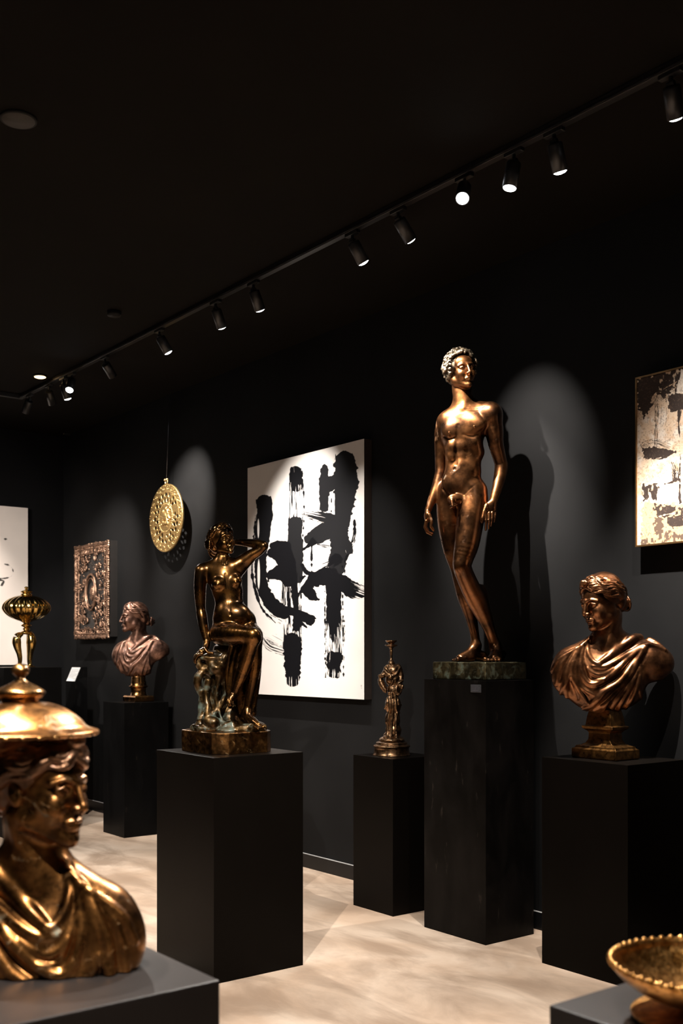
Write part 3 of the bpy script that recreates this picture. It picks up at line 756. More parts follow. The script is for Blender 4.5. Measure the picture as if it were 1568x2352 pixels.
# ------------------------------------------------------------------ seated woman
M['bronze_seated'] = bronze('dark_gold_bronze', (.042, .019, .006), (.22, .095, .018), (.20, .33), .20, (.05, .055, .035), 6.0, .08, lowz=(.0, .30, .35))
M['bronze_rock'] = bronze('verdigris_rock', (.03, .02, .009), (.13, .07, .022), (.3, .5), .62, (.055, .085, .065), 9.0, .5, lowz=(.30, .75, .0))
M['rim_bronze'] = bronze('golden_worn_base', (.06, .028, .009), (.34, .155, .045), (.25, .42), .35, (.10, .10, .05), 13.0, .35)
def seated_woman():
    X, Y, Z = -4.475, 2.765, 1.032
    root = empty('seated_bronze', (X, Y, Z), YAW)
    tag(root, 'bronze statuette of a seated nude woman with one elbow raised beside her head', 'statue')
    V = View(X, Y, Z, (380, 1180, 4.056)); u = V.m
    S = Sculpt((-.24, -.26, .04), (.24, .20, 1.16), .0028)
    P = lambda cx, cy, y=0.0: V(cx, cy, y)
    E = lambda cx, cy, y, rx, ry, rz, k=.02, R=None, sub=False: S.ell(P(cx, cy, y), (rx * u, ry * u, rz * u), k, R, sub)
    Cn = lambda a, b, ra, rb, k=.012, sub=False: S.cone(P(*a), P(*b), ra * u, rb * u, k, sub)
    Lb = lambda pts, k=.012: S.limb([(P(*a[:3]), a[3] * u) for a in pts], k, 4)
    bul = lambda cx, cy, rx, ry, rz, out, k=.015, sub=False: S.bulge(P(cx, cy, -.05)[0], P(cx, cy, -.05)[2], (rx * u, ry * u, rz * u), out, k, None, sub)
    gro = lambda pts, r, dep=.0008, k=.005: S.ridge([(P(a, b, -.05)[0], P(a, b, -.05)[2]) for a, b in pts], r * 2.2 * u, k, True, -(r * 2.2 * u - dep))
    # trunk
    E(548, 600, .0, 158, 105, 150, .025); Cn((358, 520, .005), (668, 480, .0), 58, 62, .03)
    E(580, 730, .0, 140, 98, 130, .03); E(596, 860, .0, 132, 98, 110, .03, rot('Y', -6))
    E(640, 985, .0, 200, 130, 125, .035); E(650, 1060, .03, 205, 140, 110, .03); E(600, 930, -.01, 130, 100, 100, .03)
    bul(492, 650, 62, 55, 60, .020, .014); bul(650, 625, 58, 52, 58, .018, .014)
    bul(487, 664, 9, 9, 9, .004, .004); bul(655, 640, 9, 9, 9, .004, .004)
    gro([(560, 560), (570, 650), (590, 800), (606, 900)], 6, .0003); bul(612, 940, 12, 14, 16, .005, .008, True)
    bul(690, 930, 90, 60, 80, .006, .03)
    # neck and head
    Lb([(520, 500, .01, 70), (520, 430, .005, 56), (535, 330, .005, 50), (535, 260, .01, 50)], .02)
    Cn((560, 350, .0), (552, 470, -.035), 12, 12, .015); Cn((500, 430, .01), (400, 490, .01), 34, 34, .03); Cn((560, 430, .01), (650, 470, .0), 34, 40, .03)
    ho, hR, hk = P(532, 258, -.002), head_R(40, 14, 4), .66
    add_head(S, ho, hR, hk, fem=True, ears=False)
    # her right arm, propping (picture left)
    Lb([(338, 535, .0, 66), (324, 640, .0, 60), (322, 760, .005, 54), (328, 880, .01, 46), (340, 960, .005, 49), (356, 1060, .0, 44), (374, 1150, -.008, 32), (386, 1210, -.012, 27)], .015)
    Lb([(386, 1215, -.015, 30), (370, 1262, -.03, 32), (335, 1285, -.045, 28)], .012)
    for i, (kx, ky, y) in enumerate(((330, 1280, -.022), (318, 1290, -.036), (312, 1300, -.050), (320, 1306, -.063))):
        S.limb([(P(kx + 20, ky, y), .0085), (P(kx - 22, ky + 14, y), .0078), (P(kx - 44, ky + 52, y), .0068), (P(kx - 40, ky + 84, y + .004), .0056)], .003)
    S.limb([(P(372, 1262, -.05), .010), (P(400, 1296, -.068), .0085), (P(440, 1300, -.074), .007)], .004)
    # her left arm, raised with the hand behind the head
    Lb([(678, 478, .0, 62), (735, 425, -.004, 58), (800, 385, -.01, 54), (870, 345, -.018, 46), (912, 302, -.022, 42)], .015)
    Lb([(914, 296, -.022, 42), (860, 282, -.012, 43), (780, 274, .005, 40), (700, 268, .02, 32), (650, 266, .032, 27)], .008)
    E(625, 262, .045, 34, 30, 20, .008)
    for i in range(4): S.limb([(P(612, 250 + i * 12, .048), .0075), (P(575, 246 + i * 12, .062), .007), (P(545, 250 + i * 11, .068), .006)], .003)
    Cn((700, 520, .01), (770, 440, .0), 40, 36, .03)
    # legs: her right thigh crosses over towards the viewer
    Lb([(520, 1120, -.015, 108), (600, 1125, -.075, 104), (700, 1125, -.125, 92), (800, 1130, -.165, 76), (822, 1150, -.168, 70)], .02)
    Lb([(812, 1160, -.165, 68), (780, 1260, -.150, 66), (745, 1370, -.135, 68), (705, 1490, -.125, 56), (665, 1600, -.120, 42), (636, 1680, -.120, 32), (622, 1715, -.122, 31)], .015)
    Lb([(632, 1700, -.115, 32), (606, 1716, -.135, 33), (594, 1745, -.152, 27), (600, 1772, -.160, 20)], .012)
    for i in range(5): S.cone(P(578 + i * 11, 1752, -.158 + .003 * i), P(584 + i * 11, 1792 - 3 * i, -.166 + .003 * i), .0075, .0055, .003)
    E(818, 1120, -.190, 44, 26, 44, .02)
    Lb([(760, 1090, .0, 100), (810, 1120, -.05, 88), (838, 1150, -.09, 70), (836, 1250, -.085, 62), (830, 1380, -.070, 66), (810, 1530, -.060, 58), (785, 1680, -.055, 44), (768, 1800, -.055, 36), (764, 1860, -.058, 36)], .015)
    # drapery falling behind the legs
    for a, r in (([(860, 1150, -.03), (872, 1350, -.02), (852, 1600, -.02), (815, 1850, -.03)], (30, 26, 26, 20)),
                 ([(700, 1250, -.04), (690, 1500, -.03), (700, 1750, -.02), (720, 1880, -.02)], (60, 60, 60, 50)),
                 ([(790, 1250, -.02), (800, 1500, -.01), (800, 1850, -.01)], (60, 60, 50)),
                 ([(620, 1230, -.09), (590, 1350, -.085), (572, 1480, -.075), (575, 1620, -.07), (590, 1740, -.07)], (26, 24, 24, 22, 20)),
                 ([(655, 1250, -.07), (625, 1400, -.07), (612, 1560, -.07), (600, 1700, -.07)], (26, 26, 24, 20))):
        Lb([p + (q,) for p, q in zip(a, r)], .01)
    # foot B on the rock, pointing to the picture's right
    Lb([(764, 1850, -.058, 40), (775, 1900, -.075, 40), (820, 1935, -.105, 36), (862, 1968, -.135, 26)], .014)
    Cn((745, 1890, -.05), (800, 1950, -.10), 34, 30, .015)
    for i in range(5):
        S.cone(P(826 + i * 13, 1982 - i * 4, -.150 + .008 * i), P(862 + i * 12, 2002 - i * 3, -.172 + .008 * i), .0085 if i < 4 else .0105, .0065 if i < 4 else .009, .003)
    link('body', S.mesh('body'), M['bronze_seated'], root)
    # hair
    H = Sculpt((ho[0] - .12, ho[1] - .12, ho[2] - .12), (ho[0] + .12, ho[1] + .14, ho[2] + .12), .0018)
    wavy_hair(H, ho, hR, hk * 1.12, bun=True, knot=False, seed=8, strands=8, thick=1.0)
    H.ell(P(412, 288, .015), (52 * u, 48 * u, 46 * u), .006)
    for i in range(6): H.limb([(P(455 - i * 4, 250 + i * 13, -.012 + .003 * i), .0052), (P(410, 245 + i * 16, -.022), .006), (P(372 + i * 2, 262 + i * 12, -.005), .005)], .002)
    link('hair', H.mesh('hair'), M['bronze_seated'], root)
    # stump, seat and rock
    K = Sculpt((-.24, -.24, .0), (.24, .22, .62), .0036)
    def KL(pts, k=.014): K.limb([(P(a, b, c), r * u) for a, b, c, r in pts], k, 3)
    K.ell(P(450, 1345, -.015), (150 * u, 150 * u, 42 * u), .012); K.ell(P(640, 1270, .06), (200 * u, 150 * u, 90 * u), .02)
    KL([(440, 1370, .0, 90), (430, 1480, .0, 82), (420, 1600, .0, 75), (410, 1750, .0, 80), (420, 1900, .0, 105)])
    KL([(620, 1300, .06, 120), (600, 1500, .06, 120), (600, 1700, .06, 130), (620, 1950, .04, 170)], .02)
    KL([(290, 1330, -.04, 30), (310, 1400, -.04, 34), (360, 1440, -.03, 44), (420, 1470, -.05, 40)])
    KL([(350, 1470, -.04, 36), (300, 1540, -.05, 38), (305, 1620, -.045, 32), (345, 1700, -.04, 34), (335, 1820, -.04, 34), (330, 1950, -.05, 40)])
    KL([(420, 1380, -.07, 40), (480, 1440, -.08, 52), (520, 1400, -.07, 46), (560, 1330, -.06, 46)])
    KL([(510, 1470, -.07, 28), (480, 1600, -.075, 24), (470, 1720, -.07, 24), (480, 1800, -.075, 20), (440, 1900, -.085, 26)])
    KL([(520, 1480, -.06, 26), (560, 1640, -.06, 26), (520, 1780, -.07, 22), (500, 1830, -.08, 16), (530, 1930, -.095, 14), (555, 2000, -.105, 13)])
    KL([(400, 1560, -.06, 34), (380, 1680, -.06, 30), (400, 1800, -.07, 34), (390, 1920, -.08, 50)])
    for cx, cy, y, rx, ry, rz in ((400, 2000, -.03, 190, 230, 60), (600, 2015, -.06, 160, 250, 55), (780, 2015, -.07, 170, 220, 55), (820, 1990, .05, 200, 200, 60), (600, 1985, -.095, 70, 90, 60),
                                  (450, 1950, -.09, 70, 80, 60), (500, 2000, .09, 300, 170, 80), (780, 1995, -.12, 120, 80, 40)):
        K.ell(P(cx, cy, y), (rx * u * .9, ry * u * .7, rz * u), .016)
    K.wobble(.0042, 60, 5)
    # clip the rock to the plan of the base
    c, s_ = math.cos(YAW), math.sin(YAW); gx = K.ax[0][:, None]; gy = K.ax[1][None, :]
    wx = X + c * gx - s_ * gy; wy = Y + s_ * gx + c * gy
    ch = np.maximum(np.maximum(np.abs(wx + 4.478) - .192, np.abs(wy - 2.765) - .160), (np.abs(wx + 4.478) + np.abs(wy - 2.765)) * .7071 - .210)
    K.D[:] = np.maximum(K.D, ch[:, :, None].astype(np.float32))
    link('rock', K.mesh('rock'), M['bronze_rock'], root)
    # base block with cut corners, square to the room
    B = Sculpt((-4.72, 2.55, -.02), (-4.24, 2.98, .14), .004)
    gx = B.ax[0][:, None]; gy = B.ax[1][None, :]; gz = B.ax[2][None, None, :]
    pl = np.maximum(np.maximum(np.abs(gx + 4.478) - .200, np.abs(gy - 2.765) - .168), (np.abs(gx + 4.478) + np.abs(gy - 2.765)) * .7071 - .218)
    B.D[:] = np.maximum(pl[:, :, None], np.abs(gz - .05) - .052).astype(np.float32)
    B.wobble(.0016, 50, 9); me = B.mesh('base'); A = np.empty(len(me.vertices) * 3, np.float32); me.vertices.foreach_get('co', A); A = A.reshape(-1, 3)
    A[:, 2] = np.maximum(A[:, 2], 0.0); A[:, 0] -= X; A[:, 1] -= Y; c, s_ = math.cos(-YAW), math.sin(-YAW); x_, y_ = A[:, 0].copy(), A[:, 1].copy(); A[:, 0] = c * x_ - s_ * y_; A[:, 1] = s_ * x_ + c * y_
    me.vertices.foreach_set('co', A.ravel()); me.update(); link('base', me, M['rim_bronze'], root)
seated_woman()
# ------------------------------------------------------------------ draped busts
def add_drape(S, m, B, mirror=False, extra=True):
    "shoulders and chest under a gathered cloth. B(cx, cy, y): drawing coordinates -> local; m: metres per drawing unit"
    E = lambda cx, cy, y, rx, ry, rz, k=.03, R=None, sub=False: S.ell(B(cx, cy, y), (rx * m, ry * m, rz * m), k, R, sub)
    C = lambda a, b, ra, rb, k=.03, sub=False: S.cone(B(*a), B(*b), ra * m, rb * m, k, sub)
    sg = -1 if mirror else 1
    E(780, 1210, .0, 400, 215, 290); E(740, 1400, -.005, 370, 200, 235); E(400, 1210, .0, 215, 150, 250, .04); E(1240, 1110, .0, 260, 170, 215, .04)
    C((420, 1080, .01), (700, 900, .01), 140, 120, .04); C((1180, 1020, .01), (930, 880, .01), 150, 120, .04); E(1000, 1330, .0, 190, 170, 220, .04)
    C((1560, 1520, .0), (1500, 1330, .0), 190, 120, .02, True)
    S.ell(B(1330, 1490, .02), (190 * m, 300 * m, 190 * m), .015, None, True)
    S.ell(B(820, 1250, .155), (330 * m, 190 * m, 300 * m), .02, None, True)       # the hollow back
    def F(pts, r, k=.005, sub=False, sink=.0): S.ridge([(B(a, b, -.05)[0], B(a, b, -.05)[2]) for a, b in pts], r if isinstance(r, float) else [q * m for q in r], k, sub, sink)
    # valleys first, then the rolls between them
    for pts in ([(1120, 960), (980, 1110), (830, 1250), (660, 1350)], [(1150, 1000), (1010, 1220), (860, 1400), (700, 1540)], [(1120, 1060), (1010, 1280), (900, 1460), (840, 1580)],
                [(1080, 1200), (1010, 1400), (930, 1570)], [(430, 960), (370, 1130), (360, 1300), (430, 1480)], [(460, 960), (420, 1150), (440, 1330), (560, 1500)],
                [(400, 1000), (270, 1150), (250, 1280)], [(560, 900), (500, 1020), (520, 1200), (620, 1270), (740, 1230)]):
        F(pts, [10, 26, 30, 22], .014, True, -.006)
    rolls = [([(1385, 985), (1280, 890), (1150, 840), (1040, 850), (900, 950), (760, 1040), (640, 1120)], [20, 30, 36, 40, 36, 30, 18]),
      ([(1370, 965), (1190, 915), (1010, 995), (840, 1085), (700, 1145), (600, 1140)], [14, 26, 26, 24, 20, 14]),
      ([(1150, 930), (960, 1065), (850, 1165), (700, 1285), (570, 1325), (500, 1240), (478, 1100), (510, 960), (590, 840)], [16, 26, 28, 26, 20, 18, 18, 18, 16]),
      ([(1160, 940), (1000, 1135), (860, 1305), (700, 1410), (570, 1550), (500, 1600)], [16, 24, 26, 24, 22, 18]),
      ([(1130, 960), (1010, 1180), (900, 1335), (760, 1500), (640, 1600)], [14, 24, 26, 24, 18]),
      ([(1150, 970), (1060, 1180), (960, 1340), (860, 1470), (790, 1610)], [12, 22, 26, 26, 20]),
      ([(1100, 1130), (1000, 1330), (910, 1500), (870, 1610)], [10, 20, 24, 20]),
      ([(1100, 1160), (1060, 1350), (970, 1580)], [10, 20, 18]), ([(1085, 1240), (1090, 1380), (1130, 1480)], [10, 18, 16]),
      ([(560, 870), (470, 965), (425, 1150), (440, 1290), (520, 1390), (600, 1435)], [16, 22, 24, 22, 18, 12]),
      ([(470, 935), (400, 1100), (388, 1250), (465, 1390), (540, 1520)], [14, 22, 24, 22, 16]),
      ([(450, 940), (345, 1150), (325, 1350), (385, 1545)], [12, 22, 24, 18]),
      ([(430, 950), (285, 1120), (235, 1330)], [12, 22, 20]), ([(410, 965), (260, 1070), (185, 1200)], [10, 20, 16]),
      ([(370, 1240), (305, 1360), (295, 1450)], [10, 20, 16]),
      ([(600, 830), (555, 960), (590, 1070), (660, 1120)], [14, 16, 16, 12]), ([(500, 1050), (560, 1180), (640, 1230), (720, 1215), (800, 1160)], [8, 16, 18, 16, 10]),
      ([(540, 1160), (600, 1270), (700, 1275)], [8, 14, 10]), ([(700, 1430), (640, 1500), (560, 1600)], [10, 18, 16]), ([(760, 1500), (720, 1570), (700, 1640)], [8, 18, 14])]
    for pts, r in rolls: F(pts, [q * 1.25 for q in r], .007, False, .004)
    F([(640, 1110), (700, 1075), (800, 1000)], [8, 8, 6], .004, True, -.004)
def bust(name, V, s, head, drape_mat, skin_mat, hair_mat, label, cat='bust', mirror=False, xs=1.0, vox=.0030, org=(760, 1640), foot_cy=2120, neck=((790, 900), (800, 620)), hair=None, socle=None, body_yaw=0, cap=None, zoff=0.0, foot=None, cut=False, ears=False):
    root = empty(name, V.w, YAW); tag(root, label, cat)
    m = s / 2216.0; sg = -1 if mirror else 1
    cb, sb = math.cos(math.radians(body_yaw)), math.sin(math.radians(body_yaw))
    def B(cx, cy, y=0.0):
        x = (cx - org[0]) * m * sg * xs; y = y * s
        return (x, y, (foot_cy - cy) * m + zoff)
    z = lambda cy: (foot_cy - cy) * m + zoff
    w = 900 * m
    S = Sculpt((-w, -.24 * s, z(1720)), (w, .24 * s, z(-60)), vox)
    add_drape(S, m, B, mirror)
    C = lambda a, b, ra, rb, k=.02: S.cone(B(*a), B(*b), ra * m, rb * m, k)
    (n0, n1) = neck
    C((n0[0], n0[1] + 40, .01), (n1[0], n1[1], .0), 165, 135, .03)
    ho, yaw, pitch, roll, hk = head
    ho = B(*ho); R = head_R(yaw, pitch, roll)
    S.cone(B(n1[0], n1[1], 0), tuple(np.array(ho) + R @ np.array((0, -.03, -.06)) * hk), 135 * m, .055 * hk, .02)
    S.cone(tuple(np.array(ho) + R @ np.array((.045 * (1 if (yaw > 0) == (not False) else -1), -.03, -.05)) * hk), B(n0[0] - 40, n0[1] + 30, -.05), .015 * hk, .016 * hk, .02)
    # turn the trunk under the head, if the sitter does
    S.soften(1); add_head(S, ho, R, hk, fem=True, ears=ears)
    if cut:                                                 # stands on its own flat cut edge
        S.D[:] = np.maximum(S.D, (.0015 - S.ax[2])[None, None, :])
    me = S.mesh('drapery'); link('figure', me, drape_mat, root)
    H = Sculpt(np.array(ho) - .17 * hk, np.array(ho) + .18 * hk, vox * .8)
    hair(H, ho, R, hk); link('hair', H.mesh('hair'), hair_mat, root)
    if socle: socle(root, z, m)
    return root, ho, R, hk, z, m

def frustum_stack(name, parts, mat, root, rz=0.0, loc=(0, 0, 0), bevel=.002):
    "square moulded foot: levels (half x, half y, z)"
    bm = bmesh.new(); prev = None
    for hx, hy, z in parts:
        ring = [bm.verts.new((a * hx, b * hy, z)) for a, b in ((-1, -1), (1, -1), (1, 1), (-1, 1))]
        if prev: [bm.faces.new((prev[i], prev[(i + 1) % 4], ring[(i + 1) % 4], ring[i])) for i in range(4)]
        else: bm.faces.new(ring[::-1])
        prev = ring
    bm.faces.new(prev)
    return finish(bm, name, mat, root, rz=rz, loc=loc, bevel=bevel)

M['bronze_red'] = bronze('copper_brown_bronze', (.075, .032, .016), (.36, .15, .06), (.28, .42), .12, (.09, .08, .05), 8.0, .15)
M['bronze_face'] = M['bronze_red']
M['gilt_foot'] = bronze('golden_brown_foot', (.16, .075, .02), (.52, .25, .07), (.25, .4), .15, (.09, .08, .05), 16.0, .3)
# the large bust at the right
Vr = View(-3.250, 4.165, 1.0045, (1230, 1290, 4.64))
def socle_r(root, z, m):
    L = [(.128, .085, 0), (.132, .089, .008), (.132, .089, .046), (.120, .078, .052), (.118, .076, .060), (.098, .062, .066), (.078, .052, .074), (.064, .048, .092), (.062, .046, .124),
         (.072, .052, .134), (.090, .062, .144), (.092, .064, .156), (.076, .054, .160), (.070, .050, .200), (.060, .045, .235)]
    frustum_stack('foot', L, M['gilt_foot'], root, rz=-YAW, loc=Vr_shift)
dx = Vr(640, 2100, 0)[0]; Vr_shift = (-.028, .0, 0)
def hair_r(H, ho, R, k): wavy_hair(H, ho, R, k * 1.03, seed=4, strands=9, el0=48, grooves=False, cap=1.0)
bust('draped_bust', Vr, 1.0, ((712, 458, -.03), -60, -12, 2, 1.07), M['bronze_red'], None, M['bronze_red'], 'large bronze bust of a woman looking down left, on the wide right pedestal',
     hair=hair_r, socle=socle_r, org=(830, 1640), vox=.0026)
# the small bust far off
M['bronze_pink'] = bronze('reddish_patinated_bronze', (.10, .05, .035), (.34, .18, .125), (.4, .55), .10, (.10, .09, .07), 12.0, .25)
M['gilt_far'] = bronze('amber_polished_foot', (.22, .10, .03), (.50, .24, .07), (.18, .3), 0, (0, 0, 0), 12.0, .1)
Vf = View(-8.182, 4.185, 1.108, (0, 1080, 3.267))
def socle_f(root, z, m):
    o = lathe('foot', curve_prof([(.072, .052), (.068, .060), (.062, .085), (.066, .115), (.078, .124), (.080, .134), (.066, .142), (.062, .170), (.058, .22)], 3), M['gilt_far'], root)
    frustum_stack('foot_slab', [(.108, .085, 0), (.112, .089, .006), (.112, .089, .040), (.104, .081, .052)], M['gilt_far'], root, rz=-YAW)
def hair_f(H, ho, R, k): wavy_hair(H, ho, R, k * 1.02, seed=11, strands=9, el0=50, grooves=False, cap=1.0, knot=False)
bust('draped_bust', Vf, .945, ((690, 452, -.02), -66, 0, 2, 1.04), M['bronze_pink'], None, M['bronze_pink'], 'small distant reddish bust in profile on the charcoal pedestal',
     hair=hair_f, socle=socle_f, org=(790, 1640), xs=.80, vox=.0045)
# the blurred bust close by
M['bronze_near'] = bronze('golden_brown_near_bronze', (.12, .05, .014), (.56, .24, .065), (.25, .42), .38, (.13, .15, .11), 9.0, .25)
M['bronze_near_hair'] = bronze('near_bronze_hair', (.12, .06, .035), (.42, .22, .12), (.3, .45), .25, (.14, .16, .12), 14.0, .3)
Vn = View(-2.507, .944, .752, (0, 1500, 2.7606))
def hair_n(H, ho, R, k): wavy_hair(H, ho, R, k * 1.04, seed=6, strands=7, el0=34, thick=1.25, grooves=False, cap=1.0)
def near_bust():
    P = lambda cx, cy, y=0.0: Vn(cx, cy, y)
    m = 1 / 2216 * 1.12
    # drawing space of the other busts, mirrored, its foot on the pedestal
    root, ho, R, hk, z, mm = bust('draped_bust', Vn, 1.10, ((725, 470, -.03), 62, 0, -2, 1.13), M['bronze_near'], None, M['bronze_near_hair'],
        'close blurred bronze bust in profile wearing a domed cap, in the lower left corner', mirror=True, ears=True, hair=hair_n, org=(935, 1640), vox=.0026, foot_cy=1345, xs=.82, cut=True)
    return root, ho, R, hk
root_n, ho_n, R_n, hk_n = near_bust()
# ------------------------------------------------------------------ dome worn by the near bust
def near_cap():
    P = lambda cx, cy, y=0.0: Vn(cx, cy, y)
    c = P(130, 520, -.02); u = Vn.m
    prof = [(470, 520), (482, 506), (478, 492), (440, 478), (405, 462), (372, 425), (325, 385), (262, 348), (190, 322), (118, 312), (112, 296), (130, 284), (150, 262), (146, 240), (105, 215), (55, 190), (30, 168),
            (24, 156), (44, 138), (56, 115), (48, 92), (22, 74), (2, 68)]
    z0 = c[2]
    cap = [(r * u, (520 - cy) * u) for r, cy in prof]
    inner = [(.0005, (520 - 430) * u), (300 * u, (520 - 430) * u), (440 * u, 0)]
    lower, upper = [], []
    for r, cy in prof:
        (lower if cy >= 312 else upper).append((r * u, (520 - cy) * u))
    bm = bmesh.new(); lathe_bm(bm, inner + curve_prof(lower, 4) + [(.02, lower[-1][1])], 72)
    d = finish(bm, 'domed_cap', M['bronze_near'], root_n, smooth=True, loc=(c[0], c[1], z0))
    bm = bmesh.new(); lathe_bm(bm, [(.02, lower[-1][1] - .004)] + [(112 * u, lower[-1][1] - .003)] + curve_prof(upper, 4), 56)
    M['finial'] = bronze('polished_golden_finial', (.20, .09, .025), (.55, .27, .08), (.22, .34), .12, (.15, .15, .10), 10.0, .1)
    finish(bm, 'finial', M['finial'], d, smooth=True)
    rg = random.Random(4)                                 # cast ornaments around the rim
    bm = bmesh.new()
    for i in range(30):
        a = 2 * math.pi * i / 30; r = 462 * u
        m4 = Matrix.Translation((r * math.cos(a), r * math.sin(a), 12 * u)) @ Matrix.Rotation(a, 4, 'Z') @ Matrix.Diagonal((.010, .013, .006, 1))
        bmesh.ops.create_icosphere(bm, subdivisions=2, radius=1, matrix=m4)
    finish(bm, 'rim_beads', M['finial'], d, smooth=True)
near_cap()

# ------------------------------------------------------------------ gilded bowl
def gold_mat(name, a, b, rough, scale, strength, metal_bump=.004, patina=0.0):
    m = bpy.data.materials.new(name); N, L, B = nodes(m)
    f = noise(N, L, scale, 4, .6); g = noise(N, L, scale * 4, 3, .6)
    L.new(mix(N, L, ramp(N, L, f, [(.38, 0.0), (.62, 1.0)]), a, b), B.inputs['Base Color'])
    B.inputs['Metallic'].default_value = 1; L.new(ramp(N, L, g, [(.3, rough[0]), (.7, rough[1])]), B.inputs['Roughness'])
    bump(N, L, B, f, strength, metal_bump)
    return m
M['bowl'] = gold_mat('hammered_gilt', (.32, .14, .03), (.72, .38, .12), (.26, .42), 38, .8)
def bowl():
    X, Y, Z = -1.2675, 1.945, .752
    root = empty('gilded_bowl', (X, Y, Z)); tag(root, 'blurred hammered gilt footed bowl on the low pedestal, lower right corner', 'bowl')
    R = .200
    out = [(.062, .030), (.090, .036), (.140, .055), (.178, .080), (.196, .100), (R, .108), (R + .003, .112), (R - .003, .116), (R - .010, .110), (.182, .092), (.150, .066), (.105, .046), (.05, .038), (.002, .036)]
    lathe('basin', [(.001, .024), (.05, .025)] + curve_prof(out, 5), M['bowl'], root, seg=96)
    lathe('foot', [(.02, .0)] + curve_prof([(.150, 0), (.158, .004), (.154, .010), (.120, .012), (.085, .016), (.066, .026), (.064, .034)], 4) + [(.02, .034)], M['bowl'], root, seg=72)
    bm = bmesh.new()
    for i in range(56):
        a = 2 * math.pi * i / 56
        bmesh.ops.create_icosphere(bm, subdivisions=1, radius=.0085, matrix=Matrix.Translation(((R - .001) * math.cos(a), (R - .001) * math.sin(a), .113)))
    finish(bm, 'beaded_rim', M['bowl'], root, smooth=True)
bowl()

# ------------------------------------------------------------------ golden covered cup on three legs
M['cup_gold'] = gold_mat('polished_gold', (.48, .28, .07), (.78, .52, .18), (.12, .26), 60, .25, .002)
def cup():
    V = View(-8.95, 3.43, 1.398, (0, 1080, 3.267)); u = V.m
    root = empty('golden_cup', V.w, YAW); tag(root, 'golden ribbed bulbous covered cup on three curved legs, far left', 'covered cup')
    cx = V(198, 1440)[0]; z = lambda cy: V(198, cy)[2]
    zb = z(1447)
    pl = lathe('plate', [(.002, 0), (62 * u, 0), (66 * u, .004), (60 * u, .010), (20 * u, .014), (.002, .014)], M['cup_gold'], root, loc=(cx, 0, 0.0))
    prof = [(14, 1180), (40, 1166), (22, 1150), (40, 1136), (90, 1118), (140, 1088), (168, 1055), (174, 1030), (162, 1000), (130, 972), (84, 950), (44, 940), (40, 928)]
    bm = bmesh.new(); lathe_bm(bm, curve_prof([(r * u, z(cy)) for r, cy in prof], 5), 144, ribs=20, rib_amp=.06, rib_z=(z(1112), z(950)))
    finish(bm, 'ribbed_body', M['cup_gold'], root, smooth=True, loc=(cx, 0, 0))
    lathe('lid_knob', curve_prof([(r * u, z(cy)) for r, cy in ((38, 932), (28, 924), (40, 916), (42, 910), (18, 900), (9, 892), (16, 884), (12, 876), (2, 872))], 4), M['cup_gold'], root, loc=(cx, 0, 0))
    lathe('collar', curve_prof([(r * u, z(cy)) for r, cy in ((34, 1232), (46, 1222), (40, 1212), (20, 1202), (28, 1192), (16, 1178))], 4), M['cup_gold'], root, loc=(cx, 0, 0))
    top, bot = z(1226), .010
    for a in (200, 320, 80):
        d = Vector((math.cos(math.radians(a)), math.sin(math.radians(a)), 0)); h = top - bot; bm = bmesh.new()
        pts = [Vector((0, 0, bot + h * t)) + d * (r * u) for t, r in ((1.0, 26), (.93, 58), (.80, 70), (.62, 66), (.42, 54), (.22, 46), (.06, 48), (0.0, 54))]
        P_ = curve_prof([tuple(p) for p in pts], 4); rr = list(np.interp(np.linspace(0, 1, len(P_)), [0, .15, .35, .6, .9, 1], [12 * u, 28 * u, 34 * u, 20 * u, 13 * u, 16 * u]))
        tube_bm(bm, P_, rr, 12); finish(bm, 'leg', M['cup_gold'], root, smooth=True, loc=(cx, 0, 0))
cup()

